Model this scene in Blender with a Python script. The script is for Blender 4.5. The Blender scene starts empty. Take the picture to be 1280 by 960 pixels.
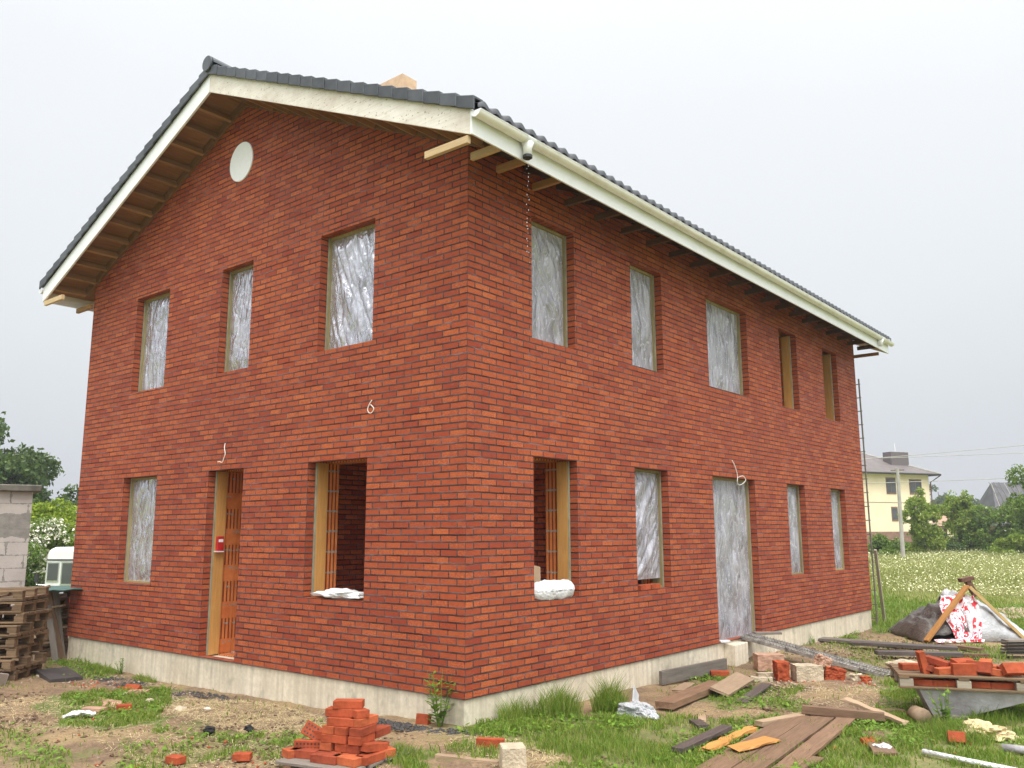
import bpy, bmesh, math, random
import numpy as np
from mathutils import Vector, Matrix, noise
random.seed(7); rng=np.random.default_rng(7)
scene=bpy.context.scene
COL=scene.collection
R=math.radians

# ------------------------------------------------------------------ helpers
def tag(o,label=None,cat=None,group=None,kind=None):
    if label: o['label']=label
    if cat: o['category']=cat
    if group: o['group']=group
    if kind: o['kind']=kind
    return o
def wloc(o):
    v=Vector((0,0,0))
    while o is not None:
        v+=o.location; o=o.parent
    return v
def empty(name,loc,label,cat,group=None,rz=0):
    o=bpy.data.objects.new(name,None); COL.objects.link(o)
    o.location=loc; o.rotation_euler=(0,0,rz); o.empty_display_size=.2
    return tag(o,label,cat,group)
class MB:
    def __init__(s): s.v=[]; s.f=[]
    def add(s,vs,fs):
        n=len(s.v); s.v+= [tuple(v) for v in vs]; s.f+=[tuple(i+n for i in f) for f in fs]; return s
    def box(s,a,b,M=None):
        x0,y0,z0=a; x1,y1,z1=b
        vs=[(x0,y0,z0),(x1,y0,z0),(x1,y1,z0),(x0,y1,z0),(x0,y0,z1),(x1,y0,z1),(x1,y1,z1),(x0,y1,z1)]
        if M is not None: vs=[M@Vector(v) for v in vs]
        return s.add(vs,[(0,3,2,1),(4,5,6,7),(0,1,5,4),(1,2,6,5),(2,3,7,6),(3,0,4,7)])
    def bar(s,p0,p1,w,t,up=(0,0,1),seg=1,jit=0,warp=0):
        # box-section bar from p0 to p1, w wide (sideways), t thick (along up)
        p0=Vector(p0);p1=Vector(p1);d=(p1-p0).normalized();u=Vector(up)
        sd=d.cross(u).normalized(); u=sd.cross(d).normalized()
        vs=[]
        for i in range(seg+1):
            k=i/seg; c=p0.lerp(p1,k)+u*warp*math.sin(k*math.pi)
            j=lambda:random.uniform(-jit,jit)
            e=d*(j()*3 if i in(0,seg) else 0)
            vs+=[c-sd*(w/2+j())-u*(t/2+j()*.3)+e,c+sd*(w/2+j())-u*(t/2+j()*.3)-e,c+sd*(w/2+j())+u*(t/2+j()*.3)+e,c-sd*(w/2+j())+u*(t/2+j()*.3)]
        fs=[(0,1,2,3),tuple(seg*4+i for i in (3,2,1,0))]
        for i in range(seg):
            for q in range(4): fs.append((i*4+q,(i+1)*4+q,(i+1)*4+(q+1)%4,i*4+(q+1)%4))
        return s.add(vs,fs)
    def tube(s,pts,r,n=8,cap=True):
        pts=[Vector(p) for p in pts]; vs=[];m=len(pts)
        rr=r if isinstance(r,(list,tuple)) else [r]*m
        a=None
        for i,p in enumerate(pts):
            d=(pts[min(i+1,m-1)]-pts[max(i-1,0)]).normalized()
            if a is None: a=d.cross(Vector((0,0,1)) if abs(d.z)<.9 else Vector((1,0,0))).normalized()
            a=(a-d*a.dot(d)).normalized(); b=d.cross(a)
            for k in range(n):
                t=2*math.pi*k/n; vs.append(p+(a*math.cos(t)+b*math.sin(t))*rr[i])
        fs=[]
        for i in range(m-1):
            for k in range(n): fs.append((i*n+k,i*n+(k+1)%n,(i+1)*n+(k+1)%n,(i+1)*n+k))
        if cap: fs+=[tuple(range(n-1,-1,-1)),tuple((m-1)*n+k for k in range(n))]
        return s.add(vs,fs)
    def prism(s,poly,ext):
        e=Vector(ext); n=len(poly); vs=[Vector(p) for p in poly]+[Vector(p)+e for p in poly]
        fs=[tuple(range(n-1,-1,-1)),tuple(range(n,2*n))]
        for i in range(n): fs.append((i,(i+1)%n,n+(i+1)%n,n+i))
        return s.add(vs,fs)
    def grid(s,fn,nu,nv):
        vs=[fn(i/nu,j/nv) for i in range(nu+1) for j in range(nv+1)]
        return s.add(vs,[(i*(nv+1)+j,(i+1)*(nv+1)+j,(i+1)*(nv+1)+j+1,i*(nv+1)+j+1) for i in range(nu) for j in range(nv)])
    def build(s,name,mat,parent=None,loc=None,smooth=False,fix=True,uvoff=0.0,bevel=0,local=False):
        base=wloc(parent) if (parent and not local) else (Vector(loc) if loc is not None and not local else Vector((0,0,0)))
        me=bpy.data.meshes.new(name)
        me.from_pydata([tuple(Vector(v)-base) for v in s.v],[],s.f); me.update()
        if fix and len(s.f)<60000:
            bm=bmesh.new(); bm.from_mesh(me); bmesh.ops.recalc_face_normals(bm,faces=bm.faces); bm.to_mesh(me); bm.free()
        uv=me.uv_layers.new(name='UVMap')
        nf=len(me.polygons); 
        no=np.zeros(nf*3); me.polygons.foreach_get('normal',no); no=np.abs(no.reshape(-1,3))
        ls=np.zeros(nf,int); lt=np.zeros(nf,int); me.polygons.foreach_get('loop_start',ls); me.polygons.foreach_get('loop_total',lt)
        lv=np.zeros(len(me.loops),int); me.loops.foreach_get('vertex_index',lv)
        co=np.zeros(len(me.vertices)*3); me.vertices.foreach_get('co',co); co=co.reshape(-1,3)+np.array(base)
        ax=np.repeat(no.argmax(1),lt); P=co[lv]
        U=np.where((ax==0)[:,None],P[:,[1,2]],np.where((ax==1)[:,None],P[:,[0,2]],P[:,[0,1]]))
        U[:,0]+=np.where(ax==0,uvoff,0)
        uv.data.foreach_set('uv',U.ravel())
        if smooth: me.polygons.foreach_set('use_smooth',[True]*nf)
        me.materials.append(mat)
        o=bpy.data.objects.new(name,me); COL.objects.link(o)
        if parent: o.parent=parent
        elif loc is not None: o.location=loc
        if bevel:
            b=o.modifiers.new('b','BEVEL'); b.width=bevel; b.segments=1; b.limit_method='ANGLE'
        return o
def npmesh(name,verts,faces,mat,loc=(0,0,0),parent=None,smooth=False):
    # verts Nx3, faces MxK (uniform K)
    me=bpy.data.meshes.new(name); base=wloc(parent) if parent else Vector(loc)
    verts=(verts-np.array(base)).astype(np.float32); K=faces.shape[1]; M=len(faces)
    me.vertices.add(len(verts)); me.vertices.foreach_set('co',verts.ravel())
    me.loops.add(M*K); me.loops.foreach_set('vertex_index',faces.ravel().astype(np.int32))
    me.polygons.add(M); me.polygons.foreach_set('loop_start',(np.arange(M)*K).astype(np.int32))
    me.polygons.foreach_set('loop_total',np.full(M,K,np.int32))
    if smooth: me.polygons.foreach_set('use_smooth',[True]*M)
    me.update(calc_edges=True); me.validate()
    me.materials.append(mat)
    o=bpy.data.objects.new(name,me); COL.objects.link(o)
    if parent: o.parent=parent
    else: o.location=loc
    return o

# ------------------------------------------------------------------ materials
class NT:
    def __init__(s,name):
        s.m=bpy.data.materials.new(name); s.m.use_nodes=True; s.t=s.m.node_tree; s.t.nodes.clear()
        s.out=s.t.nodes.new('ShaderNodeOutputMaterial')
    def n(s,typ,**k):
        x=s.t.nodes.new(typ)
        for a,b in k.items():
            if a.startswith('i_'):
                key=a[2:]; key=int(key) if key.isdigit() else key.replace('_',' ')
                if isinstance(b,bpy.types.NodeSocket): s.t.links.new(b,x.inputs[key])
                else: x.inputs[key].default_value=b
            else: setattr(x,a,b)
        return x
    def math(s,op,a,b=0.0,c=0.0,clamp=False):
        x=s.n('ShaderNodeMath',operation=op,use_clamp=clamp)
        for i,v in enumerate((a,b,c)):
            if isinstance(v,bpy.types.NodeSocket): s.t.links.new(v,x.inputs[i])
            else: x.inputs[i].default_value=v
        return x.outputs[0]
    def mix(s,f,a,b,mode='MIX'):
        x=s.n('ShaderNodeMix',data_type='RGBA',blend_type=mode)
        for i,v in ((0,f),(6,a),(7,b)):
            if isinstance(v,bpy.types.NodeSocket): s.t.links.new(v,x.inputs[i])
            else: x.inputs[i].default_value=v if i==0 else (tuple(v)+(1,) if len(v)==3 else v)
        return x.outputs[2]
    def noise(s,vec,scale,detail=4,rough=.55,dist=0):
        x=s.n('ShaderNodeTexNoise'); x.inputs['Scale'].default_value=scale; x.inputs['Detail'].default_value=detail
        x.inputs['Roughness'].default_value=rough; x.inputs['Distortion'].default_value=dist
        if vec is not None: s.t.links.new(vec,x.inputs['Vector'])
        return x.outputs['Fac']
    def ramp(s,f,pts,interp='LINEAR'):
        x=s.n('ShaderNodeValToRGB'); s.t.links.new(f,x.inputs[0]); cr=x.color_ramp; cr.interpolation=interp
        while len(cr.elements)<len(pts): cr.elements.new(.5)
        for e,(p,c) in zip(cr.elements,pts):
            e.position=p; e.color=tuple(c)+(1,) if not isinstance(c,(int,float)) else (c,c,c,1)
        return x.outputs[0]
    def mapping(s,vec,scale=(1,1,1),rot=(0,0,0)):
        x=s.n('ShaderNodeMapping'); s.t.links.new(vec,x.inputs[0]); x.inputs['Scale'].default_value=scale; x.inputs['Rotation'].default_value=rot
        return x.outputs[0]
    def bump(s,h,st=.5,d=.01):
        x=s.n('ShaderNodeBump'); x.inputs['Strength'].default_value=st; x.inputs['Distance'].default_value=d; s.t.links.new(h,x.inputs['Height']); return x.outputs[0]
    def pbr(s,color,rough=.7,normal=None,**k):
        p=s.n('ShaderNodeBsdfPrincipled')
        for key,v in dict(Base_Color=color,Roughness=rough,Normal=normal,**k).items():
            if v is None: continue
            key=key.replace('_',' ')
            if isinstance(v,bpy.types.NodeSocket): s.t.links.new(v,p.inputs[key])
            else: p.inputs[key].default_value=tuple(v)+(1,) if isinstance(v,tuple) and len(v)==3 else v
        s.t.links.new(p.outputs[0],s.out.inputs[0]); return p
    def obj(s): return s.n('ShaderNodeTexCoord').outputs['Object']
    def uv(s): return s.n('ShaderNodeTexCoord').outputs['UV']
    def pos(s): return s.n('ShaderNodeNewGeometry').outputs['Position']

def simple(name,c,rough=.7,var=.2,scale=8,bump=.3,bd=.004,c2=None,**k):
    t=NT(name); v=t.obj(); f=t.noise(v,scale,5)
    c2=c2 or tuple(x*(1-var) for x in c)
    hi=tuple(min(1,x*(1+var)) for x in c)
    col=t.ramp(f,[(.3,c2),(.7,hi)])
    t.pbr(col,rough,t.bump(t.noise(v,scale*6,3),bump,bd),**k); return t.m

def brick_mat(name='red_brick',tone=None):
    t=NT(name); uv=t.uv(); sp=t.n('ShaderNodeSeparateXYZ'); t.t.links.new(uv,sp.inputs[0])
    warp=t.math('MULTIPLY',t.math('SUBTRACT',t.noise(uv,9,2),.5),.006)
    u=t.math('ADD',sp.outputs[0],warp); v=t.math('ADD',sp.outputs[1],warp)
    W,H=.240,.0735
    vr=t.math('DIVIDE',v,H); row=t.math('FLOOR',vr); fv=t.math('FRACT',vr)
    par=t.math('MODULO',t.math('ADD',row,200),2)
    ur=t.math('ADD',t.math('DIVIDE',u,W),t.math('MULTIPLY',par,.5)); cx=t.math('FLOOR',ur); fu=t.math('FRACT',ur)
    cb=t.n('ShaderNodeCombineXYZ',i_0=cx,i_1=row)
    wn=t.n('ShaderNodeTexWhiteNoise',noise_dimensions='3D'); t.t.links.new(cb.outputs[0],wn.inputs['Vector'])
    cb2=t.n('ShaderNodeCombineXYZ',i_0=cx,i_1=row,i_2=7.7)
    wn2=t.n('ShaderNodeTexWhiteNoise',noise_dimensions='3D'); t.t.links.new(cb2.outputs[0],wn2.inputs['Vector'])
    # per row/head joint jitter
    du=t.math('ADD',t.math('MULTIPLY',t.math('SUBTRACT',.5,t.math('ABSOLUTE',t.math('SUBTRACT',fu,.5))),W),t.math('MULTIPLY',wn.outputs['Value'],.0035))
    dv=t.math('MULTIPLY',t.math('SUBTRACT',.5,t.math('ABSOLUTE',t.math('SUBTRACT',fv,.5))),H)
    e=t.noise(uv,48,3,.7); ej=t.math('MULTIPLY',t.math('SUBTRACT',e,.5),.013)
    d=t.math('ADD',t.math('MINIMUM',du,dv),ej)
    mr=t.n('ShaderNodeMapRange',interpolation_type='SMOOTHSTEP'); t.t.links.new(d,mr.inputs[0]); mr.inputs[1].default_value=.0060; mr.inputs[2].default_value=.0105
    mask=mr.outputs[0]
    base=t.ramp(wn.outputs['Value'],[(0,(.32,.053,.024)),(.25,(.36,.062,.025)),(.5,(.385,.070,.026)),(.8,(.415,.082,.028)),(.95,(.45,.100,.033)),(1,(.33,.056,.028))])
    big=t.noise(uv,.55,4,.6); base=t.mix(t.math('MULTIPLY',t.ramp(big,[(.38,0),(.62,1)]),.55),base,(.25,.040,.025)); bi2=t.noise(t.mapping(uv,(1,1.6,1)),1.9,3); base=t.mix(t.math('MULTIPLY',t.ramp(bi2,[(.45,0),(.7,1)]),.35),base,(.46,.115,.035))
    fine=t.noise(t.mapping(uv,(1,2.0,1)),34,5,.75)
    base=t.mix(t.ramp(fine,[(.40,0),(.72,.8)]),base,t.mix(wn2.outputs['Value'],(.17,.034,.024),(.62,.21,.075)))
    # scratched ends
    patch=t.noise(t.mapping(uv,(1,1.5,1)),11,5,.7,.8); base=t.mix(t.ramp(patch,[(.48,0),(.75,.6)]),base,(.18,.040,.028)); sm=t.noise(t.mapping(uv,(1,1.8,1)),17,5,.75,.4); base=t.mix(t.ramp(sm,[(.60,0),(.74,.45)]),base,(.38,.20,.14))
    mort=t.ramp(t.noise(t.mapping(uv,(.5,3,1)),4,5,.7),[(.38,(.035,.022,.022)),(.55,(.10,.068,.066)),(.68,(.21,.155,.165))])
    # bed joints lighter grey-violet, deep heads
    col=t.mix(mask,mort,base)
    chalk=t.ramp(t.noise(uv,33,2,.7),[(.72,0),(.80,.5)]); col=t.mix(chalk,col,(.50,.42,.36))
    h=t.math('ADD',t.math('MULTIPLY',mask,1.0),t.math('MULTIPLY',fine,.35))
    h=t.math('ADD',h,t.math('MULTIPLY',wn2.outputs['Value'],.25))
    rough=t.ramp(t.noise(uv,3,4),[(.3,.6),(.7,.85)])
    if tone: col=t.mix(1.0,col,tone,'MULTIPLY')
    t.pbr(col,rough,t.bump(h,1.0,.009),Specular_IOR_Level=.18); return t.m
def clay_mat(name,alt=False):
    t=NT(name); uv=t.uv(); sp=t.n('ShaderNodeSeparateXYZ'); t.t.links.new(uv,sp.inputs[0])
    u,v=sp.outputs[0],sp.outputs[1]
    g=t.math('ABSOLUTE',t.math('SUBTRACT',t.math('FRACT',t.math('DIVIDE',u,.055)),.5))
    gm=t.ramp(g,[(.30,1.0),(.42,0.0)])
    r=t.math('DIVIDE',t.math('ADD',v,.09),.25); fr=t.math('FRACT',r)
    joint=t.math('LESS_THAN',t.math('ABSOLUTE',t.math('SUBTRACT',fr,.5)),.455)
    drip=t.math('GREATER_THAN',t.math('ADD',t.math('ABSOLUTE',t.math('SUBTRACT',fr,.5)),t.math('MULTIPLY',t.noise(uv,26,3),.16)),.535)
    if alt:
        sm=t.math('LESS_THAN',t.math('FRACT',t.math('DIVIDE',t.math('ADD',v,.02),.5)),.45)
        gm=t.math('MAXIMUM',gm,sm); drip=t.math('MULTIPLY',drip,t.math('GREATER_THAN',t.noise(uv,9,2),.5))
    base=t.ramp(t.noise(uv,6,4),[(.3,(.60,.16,.04)),(.7,(.78,.26,.07))])
    base=t.mix(gm,tuple(x*.45 for x in (.42,.095,.028)),base)
    mort=t.mix(t.noise(uv,40,3),(.25,.22,.18),(.50,.46,.38))
    col=t.mix(drip,base,mort)
    h=t.math('ADD',gm,t.math('MULTIPLY',drip,1.2))
    t.pbr(col,.8,t.bump(h,.8,.02)); return t.m
def wood_mat(name,c1,c2,rough=.7,ax=0,knots=True,scale=1):
    t=NT(name); v=t.obj(); 
    geo=t.n('ShaderNodeObjectInfo').outputs['Random']
    off=t.n('ShaderNodeVectorMath',operation='ADD'); t.t.links.new(v,off.inputs[0]); 
    cb=t.n('ShaderNodeCombineXYZ',i_0=t.math('MULTIPLY',geo,37.),i_1=t.math('MULTIPLY',geo,11.)); t.t.links.new(cb.outputs[0],off.inputs[1])
    sc=[22*scale]*3; sc[ax]=1.6*scale
    g=t.noise(t.mapping(off.outputs[0],tuple(sc)),1.6,6,.7,.6)
    col=t.ramp(g,[(.28,c1),(.72,c2)])
    col=t.mix(t.math('MULTIPLY',t.noise(off.outputs[0],2.5,4),.45),col,tuple(x*.55 for x in c1))
    if knots:
        k=t.noise(t.mapping(off.outputs[0],tuple(x/6 for x in sc)),3.1,1); col=t.mix(t.ramp(k,[(.72,0),(.76,.7)]),col,tuple(x*.35 for x in c1))
    hsv=t.n('ShaderNodeHueSaturation',i_Color=col); t.t.links.new(t.math('ADD',.8,t.math('MULTIPLY',geo,.4)),hsv.inputs['Value'])
    t.pbr(hsv.outputs[0],rough,t.bump(g,.5,.004)); return t.m
def concrete_mat(name,c1,c2,streak=True):
    t=NT(name); v=t.obj(); a=t.noise(v,1.3,5,.6); b=t.noise(v,22,4,.6)
    col=t.ramp(a,[(.3,c1),(.7,c2)]); col=t.mix(t.ramp(b,[(.35,.35),(.65,0)]),col,tuple(x*.7 for x in c1))
    h=b
    if streak:
        s=t.noise(t.mapping(v,(9,9,.5)),1.5,4,.6); col=t.mix(t.ramp(s,[(.42,.0),(.7,.55)]),col,tuple(x*.62 for x in c1))
        z=t.n('ShaderNodeSeparateXYZ'); t.t.links.new(t.pos(),z.inputs[0])
        dirt=t.math('MULTIPLY',t.ramp(t.math('ADD',z.outputs[2],t.math('MULTIPLY',a,.18)),[(-.0,0),(.001,0)]),0)
        st=t.noise(t.mapping(v,(2.5,2.5,2.)),1.8,3); col=t.mix(t.ramp(st,[(.58,0),(.72,.45)]),col,(.22,.20,.15))
    t.pbr(col,.85,t.bump(h,.4,.006)); return t.m
def plastic_mat():
    t=NT('clear_plastic_film'); v=t.obj()
    warp=t.n('ShaderNodeTexNoise'); warp.inputs['Scale'].default_value=2.2; warp.inputs['Detail'].default_value=2; t.t.links.new(v,warp.inputs['Vector'])
    vm=t.n('ShaderNodeVectorMath',operation='MULTIPLY_ADD'); t.t.links.new(warp.outputs['Color'],vm.inputs[0]); vm.inputs[1].default_value=(.16,.16,.16); t.t.links.new(v,vm.inputs[2])
    w=vm.outputs[0]
    rid=lambda n:t.math('ABSOLUTE',t.math('SUBTRACT',n,.5))
    n1=t.noise(t.mapping(w,(3,3,1.2),(.35,.35,0)),1.6,2,.5); n2=t.noise(t.mapping(w,(7,7,2.2),(-.25,.45,0)),1.3,2,.5,.3); n3=t.noise(t.mapping(w,(10,10,5),(.5,-.3,0)),1.4,2,.5,.8)
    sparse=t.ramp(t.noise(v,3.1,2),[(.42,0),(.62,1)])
    cre=t.math('MULTIPLY',t.ramp(rid(n3),[(.0,1),(.022,0)]),sparse); cre2=t.ramp(rid(n2),[(.0,1),(.016,0)])  # film opaquer at folds; the white lines also paint in streak highlights
    h=t.math('ADD',t.math('MULTIPLY',rid(n1),1.6),t.math('ADD',t.math('MULTIPLY',rid(n2),.9),t.math('ADD',t.math('MULTIPLY',rid(n3),.35),t.math('MULTIPLY',cre,.12))))
    nb=t.bump(h,.8,.06)
    gl=t.n('ShaderNodeBsdfGlossy'); gl.inputs['Color'].default_value=(.90,.92,1.0,1); gl.inputs['Roughness'].default_value=.14; t.t.links.new(nb,gl.inputs['Normal'])
    df=t.n('ShaderNodeBsdfDiffuse'); df.inputs['Color'].default_value=(.60,.59,.65,1); t.t.links.new(nb,df.inputs['Normal'])
    tl=t.n('ShaderNodeBsdfTranslucent'); tl.inputs['Color'].default_value=(.6,.6,.62,1)
    tr=t.n('ShaderNodeBsdfTransparent'); tr.inputs['Color'].default_value=(.90,.90,.91,1)
    m1=t.n('ShaderNodeMixShader',i_Fac=.2); t.t.links.new(df.outputs[0],m1.inputs[1]); t.t.links.new(tl.outputs[0],m1.inputs[2])
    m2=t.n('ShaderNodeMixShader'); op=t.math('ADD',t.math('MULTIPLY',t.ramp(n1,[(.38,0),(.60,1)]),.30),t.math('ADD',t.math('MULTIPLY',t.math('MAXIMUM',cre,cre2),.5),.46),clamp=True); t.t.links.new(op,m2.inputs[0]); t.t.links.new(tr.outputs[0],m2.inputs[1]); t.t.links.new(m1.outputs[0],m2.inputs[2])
    lw=t.n('ShaderNodeLayerWeight'); lw.inputs['Blend'].default_value=.35; t.t.links.new(nb,lw.inputs['Normal'])
    m3=t.n('ShaderNodeMixShader'); t.t.links.new(t.ramp(lw.outputs['Fresnel'],[(.0,.09),(.7,.5)]),m3.inputs[0]); t.t.links.new(m2.outputs[0],m3.inputs[1]); t.t.links.new(gl.outputs[0],m3.inputs[2])
    t.t.links.new(m3.outputs[0],t.out.inputs[0]); return t.m
def leaf_mat(name,c1,c2,c3=None,trans=.35,scale=1.2,rough=.55):
    t=NT(name); g=t.n('ShaderNodeNewGeometry'); rnd=g.outputs['Random Per Island']
    col=t.ramp(rnd,[(0,c1),(.6,c2),(1,c3 or tuple(min(1,x*1.3) for x in c2))])
    cl=t.noise(g.outputs['Position'],scale,3); col=t.mix(t.math('MULTIPLY',t.ramp(cl,[(.35,0),(.65,1)]),.45),col,c1)
    p=t.pbr(col,rough,None,Specular_IOR_Level=.3)
    tl=t.n('ShaderNodeBsdfTranslucent'); t.t.links.new(t.mix(.4,col,(.22,.28,.05)),tl.inputs[0])
    m=t.n('ShaderNodeMixShader',i_Fac=trans); t.t.links.new(p.outputs[0],m.inputs[1]); t.t.links.new(tl.outputs[0],m.inputs[2]); t.t.links.new(m.outputs[0],t.out.inputs[0]); return t.m
def ground_mat():
    t=NT('site_soil'); v=t.pos(); 
    at=t.n('ShaderNodeAttribute',attribute_name='green').outputs['Fac']
    far=t.n('ShaderNodeAttribute',attribute_name='meadow').outputs['Fac']
    a=t.noise(v,.9,6,.62); b=t.noise(v,7,6,.7,.6); c=t.noise(v,45,4,.7)
    s=t.noise(t.mapping(v,(30,8,8),(0,0,.6)),1.5,4,.7,1.5)
    dirt=t.ramp(b,[(.25,(.105,.062,.036)),(.5,(.21,.135,.078)),(.75,(.31,.215,.13))])
    straw=t.ramp(s,[(.3,(.20,.125,.06)),(.62,(.42,.31,.15))])
    col=t.mix(t.ramp(a,[(.42,0),(.60,.85)]),dirt,straw)
    col=t.mix(t.ramp(c,[(.35,.6),(.55,0)]),col,(.07,.045,.03))
    wet=t.ramp(t.noise(v,2.3,4),[(.55,0),(.72,.6)]); col=t.mix(wet,col,(.13,.085,.055))
    grn=t.ramp(b,[(.3,(.06,.11,.016)),(.7,(.15,.20,.04))])
    gm=t.math('MULTIPLY',at,t.ramp(t.noise(v,11,4,.7),[(.35,.35),(.6,1.)])); col=t.mix(gm,col,grn)
    col=t.mix(far,col,t.ramp(b,[(.3,(.10,.15,.03)),(.7,(.22,.26,.07))]))
    h=t.math('ADD',b,t.math('MULTIPLY',c,.4))
    t.pbr(col,.9,t.bump(h,.8,.03)); return t.m
def tile_mat():
    t=NT('dark_roof_tile'); v=t.obj(); geo=t.n('ShaderNodeObjectInfo').outputs['Random']
    f=t.noise(v,6,4); col=t.mix(geo,t.ramp(f,[(.3,(.024,.027,.033)),(.7,(.05,.056,.066))]),t.ramp(f,[(.3,(.055,.062,.075)),(.7,(.095,.105,.12))]))
    t.pbr(col,.38,t.bump(t.noise(v,60,3),.3,.003)); return t.m
def paint_mat(name,c,rough=.4,dirt=(.35,.3,.22),amt=.35):
    t=NT(name); v=t.obj(); f=t.noise(v,3,5,.65); col=t.mix(t.ramp(f,[(.5,0),(.78,amt)]),c,dirt)
    s=t.noise(t.mapping(v,(14,14,1.5)),1.3,3); col=t.mix(t.ramp(s,[(.6,0),(.8,amt*.7)]),col,dirt)
    t.pbr(col,rough,t.bump(t.noise(v,30,3),.1,.003)); return t.m
def barge_mat():
    # white-primed raw timber with nail marks and tannin stains
    t=NT('stained_white_timber'); v=t.obj(); f=t.noise(v,2.2,5,.65)
    col=t.ramp(f,[(.3,(.58,.50,.43)),(.5,(.74,.69,.62)),(.72,(.84,.80,.74))])
    k=t.noise(t.mapping(v,(7,7,9)),3.5,2,.5); col=t.mix(t.ramp(k,[(.64,0),(.69,.8)]),col,(.26,.17,.11))
    s=t.noise(t.mapping(v,(1.2,1.2,30)),1.5,3); col=t.mix(t.ramp(s,[(.45,0),(.8,.4)]),col,(.45,.36,.27))
    t.pbr(col,.6,t.bump(s,.2,.003)); return t.m
def block_mat():
    # aerated concrete blocks with smeared grey mortar
    t=NT('aerated_block'); uv=t.uv(); sp=t.n('ShaderNodeSeparateXYZ'); t.t.links.new(uv,sp.inputs[0]); u,v=sp.outputs[0],sp.outputs[1]
    wp=t.math('MULTIPLY',t.math('SUBTRACT',t.noise(uv,4.5,4,.65),.5),.20)
    vr=t.math('DIVIDE',t.math('ADD',v,.02),.25); row=t.math('FLOOR',vr); fv=t.math('FRACT',vr)
    ur=t.math('ADD',t.math('DIVIDE',u,.60),t.math('MULTIPLY',t.math('MODULO',t.math('ADD',row,50),2),.5)); fu=t.math('FRACT',ur)
    du=t.math('MULTIPLY',t.math('SUBTRACT',.5,t.math('ABSOLUTE',t.math('SUBTRACT',fu,.5))),.6)
    dv=t.math('MULTIPLY',t.math('SUBTRACT',.5,t.math('ABSOLUTE',t.math('SUBTRACT',fv,.5))),.25)
    d=t.math('SUBTRACT',t.math('MINIMUM',du,t.math('MULTIPLY',dv,1.6)),t.math('ABSOLUTE',wp))
    j=t.math('LESS_THAN',d,.004)
    col=t.ramp(t.noise(uv,2,4),[(.3,(.40,.36,.335)),(.7,(.52,.475,.44))])
    g=t.ramp(t.noise(uv,6,3),[(.3,(.19,.18,.165)),(.7,(.30,.28,.25))])
    band=t.math('MULTIPLY',t.math('GREATER_THAN',t.math('ADD',v,wp),1.57),t.math('LESS_THAN',t.math('SUBTRACT',v,wp),2.03))
    col=t.mix(j,col,g); col=t.mix(band,col,g)
    t.pbr(col,.9,t.bump(t.math('SUBTRACT',t.noise(uv,25,3),j),.5,.01)); return t.m

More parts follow.
